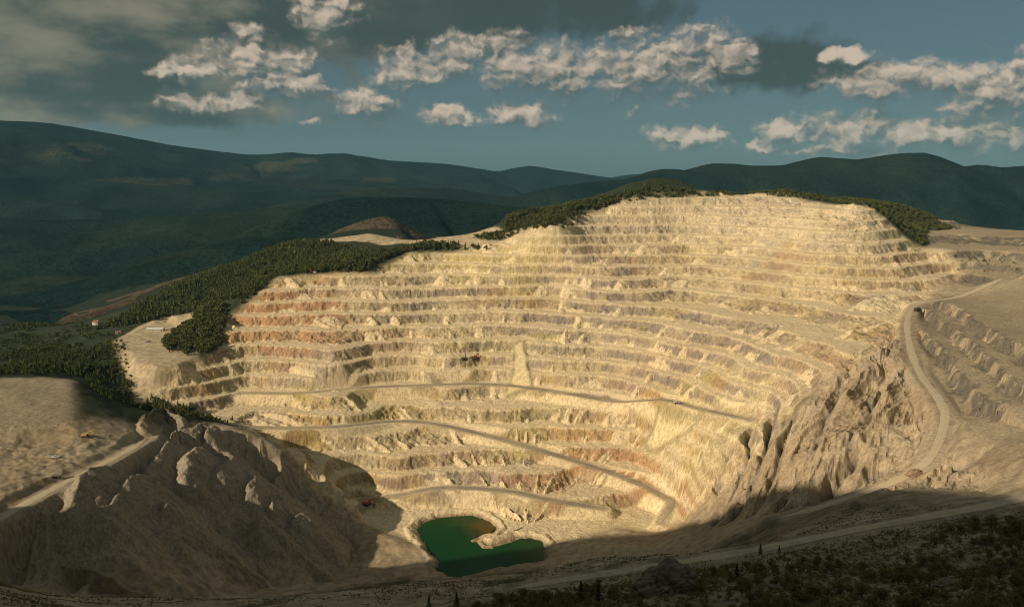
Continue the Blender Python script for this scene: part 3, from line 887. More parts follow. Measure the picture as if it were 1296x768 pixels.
# split the ground into the places one would name
def vmax(name):
    return AT[name].ravel()
fi = FACE[:, 0]
region = np.zeros(len(FACE), int)                                  # 0 hillside
region[np.maximum(vmax('pit'), vmax('fan'))[fi] > 0.5] = 1
region[(np.maximum(vmax('dump'), vmax('plate'))[fi] > 0.5) & (region == 0)] = 2
region[(np.maximum(vmax('spoil'), vmax('right'))[fi] > 0.5) & (region == 0)] = 3
region[(vmax('yard')[fi] > 0.5) & (region == 0)] = 4
u_, v_ = project(VERT[fi, 0], VERT[fi, 1], VERT[fi, 2])
near = (D_.ravel()[fi] < 560) & (region == 0)
region[near] = 5
for r, nm in ((0, 'terrain'), (1, 'open_pit'), (2, 'waste_dump'), (3, 'spoil_slope'), (4, 'mine_yard'), (5, 'near_hillside')):
    fsel = FACE[region == r]
    used = np.unique(fsel)
    mp_ = np.full(len(VERT), -1, np.int64); mp_[used] = np.arange(len(used))
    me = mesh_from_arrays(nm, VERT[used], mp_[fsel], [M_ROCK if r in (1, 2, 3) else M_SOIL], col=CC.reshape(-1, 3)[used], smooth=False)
    tag(link(nm, me), kind='structure')

# hill the viewer stands on and the slopes beside and behind the view (coarse), with the added shading hill
def coarse_patch(name, xs, ysx, drop):
    X, Y = np.meshgrid(xs, ysx)
    Z, A = height(X, Y)
    inside = (Y > 60) & (Y < 2200) & (np.abs(X) < 0.78 * np.maximum(Y, 260.0))
    Zo = Z - np.where(inside, drop, 0)
    c = terrain_colour(X, Y, Z, A)
    F = grid_faces(len(ysx), len(xs))
    fin = inside.ravel()[F].all(1)
    F = F[~fin]
    me = mesh_from_arrays(name, np.stack([X, Y, Zo], -1).reshape(-1, 3), F, [M_SOIL], col=c.reshape(-1, 3), smooth=True)
    tag(link(name, me), kind='structure')


coarse_patch('surrounding_hillside', np.linspace(-2600, 2600, 260), np.linspace(-1400, 2150, 200), 3.0)

# the far country
az = np.linspace(-0.98, 0.98, 540)
dist = 2140 * (15500 / 2140) ** np.linspace(0, 1, 290)
AZ, DD = np.meshgrid(az, dist)
FX, FY = DD * np.sin(AZ), DD * np.cos(AZ)
FZ, WHO = far_height(FX, FY)
FZ += fbm(FX, FY, 60, 2, 55) * 3.0
fsh = FX.shape
dark1 = np.array([0.009, 0.020, 0.017]); dark2 = np.array([0.017, 0.026, 0.017])
fc = dark1 + (dark2 - dark1) * sstep(-0.3, 0.4, fbm(FX, FY, 700, 4, 61))[..., None]
mead = sstep(0.18, 0.36, fbm(FX, FY, 520, 4, 64)) * sstep(0.12, -0.15, TX.mean() + FX / np.maximum(FY, 1) + 0.12)
fc = fc + (np.array([0.085, 0.085, 0.040]) - fc) * (mead * 0.15)[..., None]
pale_f = np.zeros(fsh)
for (u, v, ru, rv) in ((75, 192, 70, 9), (345, 211, 40, 5), (385, 203, 16, 3), (180, 230, 60, 6), (300, 225, 35, 5), (470, 228, 30, 3)):
    uu, vv = project(FX, FY, FZ)
    pale_f = np.maximum(pale_f, sstep(1.0, 0.4, ((uu - u) / ru) ** 2 + ((vv - v) / rv) ** 2 + fbm(FX, FY, 260, 4, 66, 0.65) * 2.6))
fc = fc + (np.array([0.20, 0.16, 0.085]) - fc) * (pale_f * 0.20)[..., None]
mnd = (WHO == len(CRESTS) - 1)
fc = np.where(mnd[..., None], np.array([0.085, 0.065, 0.040]) + 0.02 * fbm(FX, FY, 80, 3, 68)[..., None], fc)
FV = np.stack([FX, FY, FZ], -1).reshape(-1, 3); FF = grid_faces(*fsh)
wf = WHO.ravel()[FF[:, 0]]
names = {-1: 'valley'}
for k, cdef in enumerate(CRESTS):
    names[k] = {'mound': 'earth_mound', 'mountain': 'mountain', 'hill': 'hill'}[cdef[0]]
for k in sorted(set(wf.tolist())):
    fsel = FF[wf == k]
    used = np.unique(fsel); mp_ = np.full(len(FV), -1, np.int64); mp_[used] = np.arange(len(used))
    me = mesh_from_arrays(names[k], FV[used], mp_[fsel], [M_FAR], col=fc.reshape(-1, 3)[used], smooth=True)
    tag(link(names[k], me), kind='structure')

# ------------------------------------------------------------------ the pit lake
def mat_lake():
    m, N, bs = mat_new('lake_water')
    geo = N.n('ShaderNodeNewGeometry'); pos = geo.outputs['Position']
    c = N.n('ShaderNodeVectorMath', operation='DISTANCE')
    a = wpt(618, 668, -400)
    N.put(c.inputs[0], pos); c.inputs[1].default_value = (a[0] + 2, a[1], a[2])
    n1 = N.noise(pos, 0.03, 4.0, 0.6)
    d = N.m('ADD', c.outputs['Value'], N.m('MULTIPLY', n1, 26.0))
    f = N.ss(d, 18.0, 52.0, 1.0, 0.0)
    f = N.m('MULTIPLY', f, N.ss(N.noise(pos, 0.09, 4.0, 0.7), 0.25, 0.6))
    col = N.mix(f, (0.005, 0.045, 0.008), (0.11, 0.055, 0.009))
    N.put(bs.inputs['Base Color'], col)
    bs.inputs['Roughness'].default_value = 0.12
    bs.inputs['Specular IOR Level'].default_value = 0.07
    n2 = N.noise(pos, 0.5, 4.0, 0.6)
    bump(N, bs, n2, 0.3, 0.15)
    return m


lc = LAKE.mean(0)
lk = lc + (LAKE - lc) * 1.22
lv_ = np.column_stack([lk, np.zeros(len(lk))])
me = bpy.data.meshes.new('pit_lake')
me.from_pydata([tuple(p) for p in lv_], [], [tuple(range(len(lv_)))])
me.materials.append(mat_lake())
lake_o = tag(link('pit_lake', me), kind='structure')

# ------------------------------------------------------------------ haul roads
def mat_road(name, c1, c2):
    m, N, bs = mat_new(name)
    uv = N.n('ShaderNodeUVMap'); geo = N.n('ShaderNodeNewGeometry')
    sx = N.n('ShaderNodeSeparateXYZ'); N.put(sx.inputs[0], uv.outputs[0])
    n1 = N.noise(geo.outputs['Position'], 0.25, 5.0, 0.65)
    rut = N.m('SINE', N.m('MULTIPLY_ADD', sx.outputs[0], 18.0, N.m('MULTIPLY', n1, 3.0)))
    f = N.m('MULTIPLY_ADD', rut, 0.07, n1)
    n4 = N.noise(geo.outputs['Position'], 0.016, 3.0, 0.6)
    N.put(bs.inputs['Base Color'], N.mix(N.m('MULTIPLY', N.ss(n4, 0.42, 0.62), 0.7), N.mix(N.ss(f, 0.25, 0.75), c1, c2), (0.46, 0.37, 0.225)))
    bump(N, bs, f, 0.6, 0.3)
    return m


M_ROADG = mat_road('grey_haul_road_gravel', (0.23, 0.19, 0.135), (0.35, 0.29, 0.195))
M_ROADP = mat_road('pale_track_dust', (0.38, 0.315, 0.205), (0.50, 0.43, 0.29))
M_ROADN = mat_road('near_track_earth', (0.30, 0.26, 0.18), (0.46, 0.41, 0.30))
for nm, (w_, pl) in ROADW.items():
    t = np.gradient(pl[:, :2], axis=0); t /= np.linalg.norm(t, axis=1)[:, None]
    nrm = np.stack([-t[:, 1], t[:, 0]], 1)
    wv_ = w_ * (0.44 + 0.20 * fbm(np.arange(len(pl)) * 3.0, np.zeros(len(pl)), 16, 4, 301, 0.8))
    k_ = np.arange(len(pl)); wv_ = wv_ * np.clip(np.minimum(k_, len(pl) - 1 - k_) / 6.0, 0.05, 1)
    rows = []
    for s in (-1, -0.5, 0, 0.5, 1):
        zoff = 0.45 - 0.25 * abs(s)
        rows.append(np.column_stack([pl[:, :2] + nrm * (wv_ * s)[:, None], pl[:, 2] + zoff]))
    V = np.stack(rows, 1).reshape(-1, 3)
    me = mesh_from_arrays('haul_road', V, grid_faces(len(pl), 5), [{'right': M_ROADP, 'near': M_ROADN, 'dump': M_ROADP}.get(nm, M_ROADG)], smooth=True)
    uvl = me.uv_layers.new(name='UVMap')
    li = np.empty(len(me.loops), np.int32); me.loops.foreach_get('vertex_index', li)
    uvl.data.foreach_set('uv', np.column_stack([(li % 5) / 4.0, (li // 5) * 0.1]).astype(np.float32).ravel())
    tag(link('haul_road', me), kind='structure')


def ground_z(x, y):
    z, _ = height(np.atleast_1d(np.asarray(x, float)), np.atleast_1d(np.asarray(y, float)))
    return z


def on_ground(u, v, lo=120.0, hi=2100.0):
    """first point of the ground along the sight line through a pixel"""
    d = pix_dir(u, v)
    t = np.arange(lo, hi, 2.0)
    p = d[None, :] * (t / d[1])[:, None]
    z = ground_z(p[:, 0], p[:, 1])
    hit = np.nonzero(p[:, 2] + CZ <= z)[0]
    i = hit[0] if len(hit) else len(t) - 1
    return np.array([p[i, 0], p[i, 1], z[i]])


# ------------------------------------------------------------------ vegetation
# which ground can be seen: running maximum of the sight-line slope along each bearing
SLOPE = (ZZ - CZ) / np.hypot(XX, YY)
SLOPE[ys < 262] = -9.0
CUMS = np.maximum.accumulate(SLOPE, axis=0)
rr = np.random.default_rng(11)


def seen(x, y, ztop):
    iy = np.clip(np.searchsorted(ys, y) - 3, 0, NR - 1)
    it = np.clip(((x / np.maximum(y, 260.0)) - ts[0]) / (ts[1] - ts[0]), 0, NC - 1).astype(int)
    return (ztop - CZ) / np.hypot(x, y) > np.where(y < 300, -9.0, CUMS[iy, it] - 0.004)


def quads(centres, sizes, r):
    """randomly turned leaf-clump quads"""
    n = len(centres)
    a = r.normal(size=(n, 3)); a /= np.linalg.norm(a, axis=1)[:, None]
    b = r.normal(size=(n, 3)); b -= a * np.sum(a * b, 1)[:, None]; b /= np.linalg.norm(b, axis=1)[:, None]
    a = a * sizes[:, None]; b = b * sizes[:, None] * 0.75
    V = np.stack([centres - a - b * 0.6, centres + a * 0.3 - b, centres + a + b * 0.5, centres - a * 0.4 + b], 1).reshape(-1, 3)
    return V, np.arange(4 * n).reshape(-1, 4)


def tube(pts, radii, sides=5):
    V, Fq = [], []
    pts = np.asarray(pts, float)
    for i, (p, r) in enumerate(zip(pts, radii)):
        t = pts[min(i + 1, len(pts) - 1)] - pts[max(i - 1, 0)]; t /= np.linalg.norm(t)
        e = np.cross(t, [0.31, 0.95, 0.11]); e /= np.linalg.norm(e); g = np.cross(t, e)
        for k in range(sides):
            w = 2 * math.pi * k / sides
            V.append(p + r * (math.cos(w) * e + math.sin(w) * g))
        if i:
            for k in range(sides):
                k2 = (k + 1) % sides
                Fq.append(((i - 1) * sides + k, (i - 1) * sides + k2, i * sides + k2, i * sides + k))
    return np.array(V), np.array(Fq)


def conifer(seed):
    """unit-height spruce: tiers of drooping jagged boughs round a tapered trunk"""
    r = np.random.default_rng(seed)
    V, Fq = tube([(0, 0, -0.06), (0, 0, 0.3), (0.004, 0, 0.97)], [0.020, 0.016, 0.004], 4)
    V = list(V); Fq = [tuple(f) for f in Fq]; nt = len(Fq)
    tiers = 6
    for i in range(tiers):
        z0 = 0.10 + 0.86 * (i / tiers) ** 0.92
        top = min(1.0, z0 + 0.30 * (1 - i / tiers) + 0.06)
        rad = 0.19 * (1 - i / tiers) ** 0.85 + 0.025
        n = 8
        ap = len(V); V.append(np.array([r.normal() * 0.006, r.normal() * 0.006, top]))
        ring = []
        ph = r.uniform(0, 6.28)
        for k in range(n):
            w = ph + 2 * math.pi * k / n
            q = rad * (r.uniform(0.85, 1.25) if k % 2 else r.uniform(0.45, 0.75))
            ring.append(len(V)); V.append(np.array([q * math.cos(w), q * math.sin(w), z0 + (0.05 if k % 2 == 0 else -0.02) + r.normal() * 0.012]))
        for k in range(0, n, 2):
            Fq.append((ap, ring[k], ring[(k + 1) % n], ring[(k + 2) % n]))
    return np.array(V), np.array(Fq), nt


def broadleaf(seed, n, leaf, tall):
    """unit-height broadleaved crown of leaf clumps on forked limbs"""
    r = np.random.default_rng(seed)
    lobes = [(r.normal(0, 0.15), r.normal(0, 0.15), r.uniform(0.38, 0.78), r.uniform(0.15, 0.27)) for _ in range(7)]
    lobes.append((0, 0, 0.8, 0.17))
    TV, TF = tube([(0, 0, -0.06), (0.01, 0.0, 0.25), (0.0, 0.02, 0.75)], [0.032, 0.024, 0.006], 5)
    TV = [TV]; TF = [TF]; off = len(TV[0])
    for lb in lobes[:5]:
        a, b = tube([(0.005, 0.0, 0.18), (lb[0] * 0.6, lb[1] * 0.6, lb[2] * 0.75), (lb[0], lb[1], lb[2])], [0.016, 0.010, 0.004], 4)
        TV.append(a); TF.append(b + off); off += len(a)
    cs = []
    for _ in range(n):
        lb = lobes[r.integers(len(lobes))]
        d = r.normal(size=3); d /= np.linalg.norm(d)
        q = lb[3] * r.uniform(0.35, 1.08)
        cs.append((lb[0] + d[0] * q * tall, lb[1] + d[1] * q * tall, lb[2] + d[2] * q * 0.95))
    cs = np.array(cs); cs[:, 2] = np.maximum(cs[:, 2], 0.05)
    LV, LF = quads(cs, leaf * r.uniform(0.6, 1.3, n), r)
    return np.concatenate(TV), np.concatenate(TF), LV, LF


CON = [conifer(s) for s in (1, 2, 3, 4)]
CON_ME = [mesh_from_arrays('spruce_tree', v, f, [M_BARK, M_CONIFER], matidx=(np.arange(len(f)) >= nt)) for v, f, nt in CON]


def whole(b):
    TV, TF, LV, LF = b
    return np.concatenate([TV, LV]), np.concatenate([TF, LF + len(TV)]), len(TF)


BRD = [whole(broadleaf(s, 90, 0.115, 1.05)) for s in (21, 22, 23, 24)]
def light_tree(seed, n, leaf, spread):
    r = np.random.default_rng(seed)
    TV, TF = tube([(0, 0, -0.05), (0, 0, 0.5)], [0.03, 0.012], 3)
    d = r.normal(size=(n, 3)); d /= np.linalg.norm(d, axis=1)[:, None]
    q = r.uniform(0.45, 1.05, n)[:, None]
    cs = np.array([0, 0, 0.58]) + d * q * np.array([spread, spread, 0.36])
    LV, LF = quads(cs, leaf * r.uniform(0.7, 1.3, n), r)
    return np.concatenate([TV, LV]), np.concatenate([TF, LF + len(TV)]), len(TF)


LIGHT = [light_tree(s, 22, 0.17, 0.34) for s in (61, 62, 63, 64)]
BRD_ME = [mesh_from_arrays('scrub_tree', v, f, [M_BARK, M_DECID], matidx=(np.arange(len(f)) >= nt)) for v, f, nt in BRD]


def scatter(poly_px, spacing, box, hmin, hmax, r, thin=None):
    """points of ground whose feet lie inside a region of the survey picture"""
    x0, x1, y0, y1 = box
    n = int((x1 - x0) * (y1 - y0) / (spacing * spacing))
    x = r.uniform(x0, x1, n); y = r.uniform(y0, y1, n)
    z, at = height(x, y)
    u, v = project(x, y, z)
    ok = (poly_sdf(u, v, np.array(poly_px, float)) < 0) & (at['road'] < 0.1) & (at['lake'] > 3)
    if thin is not None:
        ok &= fbm(x, y, thin[0], 3, thin[2]) > thin[1]
    x, y, z = x[ok], y[ok], z[ok]
    h = r.uniform(hmin, hmax, len(x)) * (0.85 + 0.35 * fbm(x, y, 60, 2, 333))
    vis = seen(x, y, z + h)
    return np.column_stack([x, y, z, h])[vis]


def plant(points, metas, meshes, mat, name, label, cat, group, stuff_name, stuff_label, limit=300, wide=(0.9, 1.3)):
    size = points[:, 3] / np.hypot(points[:, 0], points[:, 1])
    order = np.argsort(-size)
    r = np.random.default_rng(5)
    rz = r.uniform(0, 6.28, len(points)); wd = r.uniform(wide[0], wide[1], len(points)); kind = r.integers(0, len(meshes), len(points))
    U_, V_ = project(points[:, 0], points[:, 1], points[:, 2])
    for i in order[:limit]:
        x, y, z, h = points[i]
        o = link(name, meshes[kind[i]], None, (x, y, z), rz[i], (h * wd[i], h * wd[i], h))
        tag(o, label(U_[i], V_[i], h), cat, group)
    rest = order[limit:]
    if len(rest):
        Vs, Fs, Ms, off = [], [], [], 0
        for k in range(len(metas)):
            v, f, nt = metas[k]
            sel = rest[kind[rest] == k]
            if not len(sel):
                continue
            c, s_ = np.cos(rz[sel])[:, None], np.sin(rz[sel])[:, None]
            h = points[sel, 3][:, None]; w = h * wd[sel][:, None]
            X = points[sel, 0][:, None] + w * (c * v[:, 0] - s_ * v[:, 1]); Y = points[sel, 1][:, None] + w * (s_ * v[:, 0] + c * v[:, 1]); Z = points[sel, 2][:, None] + h * v[:, 2]
            Vs.append(np.stack([X, Y, Z], -1).reshape(-1, 3))
            Fs.append((f[None] + (np.arange(len(sel)) * len(v))[:, None, None]).reshape(-1, 4) + off); off += len(sel) * len(v)
            Ms.append(np.tile(np.arange(len(f)) >= nt, len(sel)))
        me = mesh_from_arrays(stuff_name, np.concatenate(Vs), np.concatenate(Fs), [M_BARK, mat], matidx=np.concatenate(Ms))
        tag(link(stuff_name, me), stuff_label, 'forest', kind='stuff')


FOREST_A = [(120, 418), (150, 404), (200, 372), (280, 334), (340, 309), (400, 306), (470, 320), (545, 309), (622, 317), (520, 318), (488, 328), (464, 344), (352, 348), (328, 369), (306, 386), (300, 378), (275, 384), (250, 394), (190, 407), (150, 414)]
FOREST_B = [(204, 436), (235, 414), (262, 390), (284, 386), (286, 410), (280, 438), (257, 452), (243, 440), (238, 452), (224, 440), (214, 446)]
FOREST_G = [(-20, 446), (60, 448), (110, 444), (140, 438), (150, 462), (160, 478), (176, 498), (206, 508), (262, 518), (304, 526), (290, 536), (230, 528), (170, 516), (125, 500), (100, 476), (-20, 474)]
con_pts = np.concatenate([scatter(FOREST_A, 7.0, (-900, 120, 1250, 2080), 7, 18, rr, (34, -0.38, 381)), scatter(FOREST_B, 7.0, (-560, -400, 1080, 1420), 8, 13, rr), scatter(FOREST_G, 7.0, (-900, -280, 900, 1320), 7, 12, rr, (50, -0.25, 351))])
mix_pts = np.concatenate([scatter(FOREST_A, 6.6, (-900, 120, 1250, 2080), 4.5, 14, rr, (34, -0.45, 383)), scatter(FOREST_B, 4.6, (-560, -400, 1080, 1420), 8, 13.5, rr), scatter(FOREST_G, 8.0, (-900, -280, 900, 1320), 4, 9, rr, (50, -0.25, 351)),
                          scatter([(-30, 398), (60, 404), (125, 416), (148, 426), (140, 440), (60, 448), (-30, 448)], 9.0, (-1150, -500, 950, 1700), 4, 10, rr, (60, -0.15, 355)),
                          scatter([(95, 452), (125, 436), (146, 426), (158, 436), (162, 462), (176, 486), (150, 486), (110, 470)], 7.0, (-760, -450, 950, 1350), 3, 7, rr, (30, -0.2, 353))])


def where_left(u, v):
    if v > 455 and u < 310:
        return 'on the shaded slope between the waste dump and the mine yard'
    if u < 290 and v > 384:
        return 'in the clump just above the mine yard'
    if u < 250:
        return 'at the lower left end of the forest above the yard'
    return 'in the dense forest behind the left pit rim' if u < 420 else 'in the thin belt of trees above the left pit wall'


def tall_word(h, a, b):
    return 'low' if h < a else ('tall' if h > b else 'medium-sized')
plant(con_pts, CON, CON_ME, M_CONIFER, 'spruce_tree', lambda u, v, h: tall_word(h, 9.5, 13) + ' dark green spruce ' + where_left(u, v), 'tree', 'spruces of the forest on the left rim', 'spruce_forest', 'dense dark spruce forest covering the slope left of the pit')
MIX_ME = BRD_ME
plant(mix_pts, LIGHT, BRD_ME, M_DECID, 'broadleaf_tree', lambda u, v, h: tall_word(h, 7, 11) + ' olive broadleaved tree ' + where_left(u, v), 'tree', 'broadleaved trees of the forest on the left rim', 'broadleaf_forest', 'olive broadleaved trees mixed through the forest left of the pit')
KNOLL = [(596, 303), (640, 292), (636, 284), (648, 272), (700, 262), (760, 254), (800, 243), (830, 234), (866, 240), (888, 248), (786, 256), (742, 271), (740, 279), (716, 293), (700, 289), (664, 292), (650, 300), (628, 306)]
RIM_E = [(888, 250), (905, 243), (950, 241), (1000, 242), (1035, 250), (1048, 256), (1000, 251), (950, 246)]
RIM_R = [(1046, 257), (1075, 252), (1130, 258), (1165, 268), (1190, 282), (1212, 290), (1172, 293), (1170, 314), (1140, 290), (1102, 262)]
TERR = [(1200, 324), (1290, 322), (1290, 344), (1230, 346), (1200, 340)]
brd_pts = np.concatenate([scatter(KNOLL, 5.6, (-150, 480, 1400, 1900), 4.5, 12, rr, (30, -0.42, 385)), scatter(RIM_E, 5.6, (330, 700, 1450, 1900), 5, 9, rr), scatter(RIM_R, 5.6, (520, 950, 1250, 1900), 6, 10, rr), scatter(TERR, 10, (600, 900, 1100, 1450), 2.5, 4.5, rr)])
plant(brd_pts, LIGHT, BRD_ME, M_DECID, 'scrub_tree', lambda u, v, h: tall_word(h, 6, 9) + ' yellowish green scrub tree ' + ('on the knoll at the left end of the high rim' if u < 888 else 'along the top edge of the high rim' if u < 1046 else 'on the slope at the right end of the high rim' if v < 318 else 'on the terrace right of the high rim'), 'tree', 'scrub trees along the high rim', 'rim_woodland', 'olive green scrub woodland capping the highest rim of the pit')

led = scatter([(985, 262), (1100, 268), (1130, 298), (1185, 325), (1150, 334), (1060, 287), (985, 276)], 17.0, (350, 800, 1150, 1700), 1.6, 3.2, rr)
for i, (x, y, z, h) in enumerate(led[:60]):
    tag(link('shrub', BRD_ME[i % 4], None, (x, y, z - 0.1), i * 0.9, (h * 1.5, h * 1.5, h)), 'small dark shrub on the top benches at the right end of the wall', 'shrub', 'shrubs on the top benches')

# near slope: each bush and sapling with its own trunk and crown
NEAR_P = [(560, 775), (640, 757), (700, 750), (760, 742), (860, 727), (960, 708), (1060, 688), (1160, 668), (1310, 645), (1310, 790), (560, 790)]
near_pts = scatter(NEAR_P, 7.2, (-60, 340, 160, 470), 2.4, 6.2, rr, (26, -0.30, 371))
print('near bushes', len(near_pts))
near_pts = near_pts[np.argsort(-near_pts[:, 3] / near_pts[:, 1])][:300]
NB = [broadleaf(s, 330, 0.052, 1.5) for s in (31, 32, 33, 34, 35)]
NB_T = [mesh_from_arrays('trunk', b[0], b[1], [M_BARK]) for b in NB]
NB_C = [mesh_from_arrays('crown', b[2], b[3], [M_BUSH]) for b in NB]
for i, (x, y, z, h) in enumerate(near_pts):
    k = int(rr.integers(len(NB)))
    root = link('bush', None, None, (x, y, z - 0.05), rr.uniform(0, 6.28), (h * 1.15, h * 1.15, h))
    u, v = project(x, y, z)
    tag(root, tall_word(h, 3.3, 5.0) + ' olive bush ' + ('at the bottom edge left of the rock outcrop' if u < 800 else 'beside the rock outcrop' if u < 900 else 'along the upper edge of the near slope below the track' if v < 715 else
        'on the middle of the near slope' if u < 1120 else 'in the bottom right corner of the near slope'), 'bush', 'bushes on the near slope')
    link('trunk', NB_T[k], root); link('crown', NB_C[k], root)
# low undergrowth and grass that nobody could count
und = scatter(NEAR_P, 2.6, (-60, 340, 160, 470), 0.6, 1.7, rr, (18, -0.35, 375))
UN = [light_tree(s, 12, 0.24, 0.5) for s in (51, 52, 53)]
plant(und, UN, [None] * 3, M_BUSH, 'undergrowth', None, None, None, 'undergrowth', 'low dark green undergrowth covering the shaded near slope', limit=0, wide=(1.2, 2.2))
gx = rr.uniform(-420, 360, 52000); gy = rr.uniform(190, 600, 52000)
gz, ga = height(gx, gy)
gu, gv = project(gx, gy, gz)
gk = (gu > -30) & (gu < 1330) & (gv > 640) & (gv < 790) & (ga['road'] < 0.3) & (ga['dump'] < 0.3) & (ga['pit'] < 0.2) & (ga['spoil'] < 0.2) & (fbm(gx, gy, 22, 3, 377) > -0.12) & (gy < 540)
gx, gy, gz = gx[gk], gy[gk], gz[gk]
GVx, GFx = quads(np.column_stack([gx, gy, gz + 0.2]), rr.uniform(0.25, 0.8, len(gx)), rr)
M_GRASS = mat_leaf('dry_grass', (0.13, 0.115, 0.045), (0.20, 0.165, 0.075), (0.09, 0.095, 0.036))
tag(link('dry_grass', mesh_from_arrays('dry_grass', GVx, GFx, [M_GRASS])), 'dry grass tufts scattered over the near slope', 'grass', kind='stuff')
# a few taller saplings standing clear of the bushes
M_DARKCON = mat_leaf('near_spruce_needles', (0.028, 0.048, 0.018), (0.042, 0.064, 0.022), (0.06, 0.078, 0.026))


def near_conifer(seed):
    r = np.random.default_rng(seed)
    TV, TF = tube([(0, 0, -0.06), (0, 0, 0.4), (0.0, 0, 0.98)], [0.022, 0.015, 0.003], 6)
    cs = []
    for _ in range(420):
        t = r.uniform(0.06, 1.0) ** 1.15
        q = 0.27 * (1 - t) ** 0.8 * math.sqrt(r.uniform(0.12, 1.0)) * (0.75 + 0.35 * math.sin(t * 40))
        w = r.uniform(0, 6.28)
        cs.append((q * math.cos(w), q * math.sin(w), t - q * 0.25))
    LV, LF = quads(np.array(cs), 0.036 * r.uniform(0.6, 1.3, len(cs)), r)
    return TV, TF, LV, LF


NC_ = [near_conifer(s) for s in (41, 42, 43)]
NC_T = [mesh_from_arrays('trunk', b[0], b[1], [M_BARK]) for b in NC_]
NC_C = [mesh_from_arrays('crown', b[2], b[3], [M_DARKCON]) for b in NC_]
SAPL = [(735, 762, 9.5, 'dark spruce sapling standing clear above the bottom edge beside the near track'), (757, 762, 8.5, 'dark spruce sapling just right of the tallest one by the near track'),
        (816, 742, 6.0, 'slim dark spruce left of the rock outcrop'), (932, 735, 8.0, 'dark spruce right of the rock outcrop among bushes'), (962, 702, 6.0, 'small dark spruce at the upper edge of the near slope'),
        (986, 700, 4.5, 'smallest dark spruce at the upper edge of the near slope'), (543, 768, 6.0, 'leftmost dark spruce at the bottom edge'), (578, 768, 7.0, 'dark spruce at the bottom edge below the lake')]
for i, (u, v, h, lb) in enumerate(SAPL):
    p = on_ground(u, v, 150, 600)
    root = link('spruce_sapling', None, None, (p[0], p[1], p[2] - 0.05), i * 1.3, (h, h, h))
    tag(root, lb, 'tree', 'spruce saplings on the near slope')
    link('trunk', NC_T[i % 3], root); link('crown', NC_C[i % 3], root)

# ------------------------------------------------------------------ machines, buildings, rocks
class MB:
    """collects boxes, prisms and cylinders into one mesh"""
    def __init__(self):
        self.v, self.f = [], []

    def hexa(self, pts):
        o = len(self.v); self.v += [tuple(p) for p in pts]
        self.f += [tuple(o + i for i in q) for q in ((0, 3, 2, 1), (4, 5, 6, 7), (0, 1, 5, 4), (1, 2, 6, 5), (2, 3, 7, 6), (3, 0, 4, 7))]
        return self

    def box(self, x0, x1, y0, y1, z0, z1, tx=0.0, ty=0.0):
        """box whose top is drawn in by tx, ty"""
        return self.hexa([(x0, y0, z0), (x1, y0, z0), (x1, y1, z0), (x0, y1, z0), (x0 + tx, y0 + ty, z1), (x1 - tx, y0 + ty, z1), (x1 - tx, y1 - ty, z1), (x0 + tx, y1 - ty, z1)])

    def beam(self, a, b, w, h):
        a, b = np.array(a, float), np.array(b, float)
        t = (b - a) / np.linalg.norm(b - a); s_ = np.cross(t, [0, 0, 1.0])
        s_ = s_ / np.linalg.norm(s_) if np.linalg.norm(s_) > 1e-3 else np.array([1.0, 0, 0]); n = np.cross(s_, t)
        P = []
        for c, k in ((a, 1.0), (b, 0.75)):
            P += [c - s_ * w / 2 - n * h / 2 * k, c + s_ * w / 2 - n * h / 2 * k, c + s_ * w / 2 + n * h / 2 * k, c - s_ * w / 2 + n * h / 2 * k]
        return self.hexa(P)

    def prism(self, prof, y0, y1):
        """profile in x-z pulled along y"""
        o = len(self.v); n = len(prof)
        self.v += [(x, y0, z) for x, z in prof] + [(x, y1, z) for x, z in prof]
        self.f += [tuple(o + i for i in range(n)), tuple(o + n + i for i in reversed(range(n)))]
        self.f += [(o + i, o + n + i, o + n + (i + 1) % n, o + (i + 1) % n) for i in range(n)]
        return self

    def wheel(self, x, y, z, r, w, n=14):
        o = len(self.v)
        for yy, q in ((y - w / 2, 0.9), (y - w / 2 * 0.7, 1.0), (y + w / 2 * 0.7, 1.0), (y + w / 2, 0.9)):
            for k in range(n):
                a = 2 * math.pi * k / n
                self.v.append((x + r * q * math.cos(a), yy, z + r * q * math.sin(a)))
        for j in range(3):
            for k in range(n):
                k2 = (k + 1) % n
                self.f.append((o + j * n + k, o + j * n + k2, o + (j + 1) * n + k2, o + (j + 1) * n + k))
        self.f += [tuple(o + k for k in range(n)), tuple(o + 3 * n + k for k in reversed(range(n)))]
        return self

    def build(self, name, mat, parent):
        me = bpy.data.meshes.new(name)
        me.from_pydata(self.v, [], self.f)
        me.materials.append(mat)
        me.validate()
        import bmesh
        bm = bmesh.new(); bm.from_mesh(me); bmesh.ops.recalc_face_normals(bm, faces=bm.faces); bm.to_mesh(me); bm.free()
        return link(name, me, parent)


M_YEL = mat_plain('dusty_yellow_paint', (0.50, 0.32, 0.07), (0.42, 0.30, 0.13), 0.8, 0.6, 0.3)
M_ORG = mat_plain('dusty_orange_paint', (0.55, 0.17, 0.04), (0.46, 0.19, 0.08), 0.8, 0.6, 0.3)
M_RED = mat_plain('faded_red_paint', (0.36, 0.06, 0.04), (0.30, 0.10, 0.07), 0.8, 0.6, 0.3)
M_STEEL = mat_plain('dark_steel', (0.035, 0.035, 0.035), (0.075, 0.065, 0.055), 1.2, 0.6, 0.4)
M_RUB = mat_plain('tyre_rubber', (0.02, 0.02, 0.02), (0.05, 0.045, 0.04), 1.5, 0.9, 0.1)
M_WHT = mat_plain('white_paint', (0.72, 0.71, 0.67), (0.60, 0.58, 0.52), 0.6, 0.5, 0.4)
M_BEIGE = mat_plain('dusty_beige_paint', (0.45, 0.38, 0.27), (0.38, 0.32, 0.22), 0.7, 0.7, 0.2)
M_GLASS = mat_plain('window_glass', (0.03, 0.04, 0.045), (0.04, 0.05, 0.055), 0.5, 0.1, 0.6)
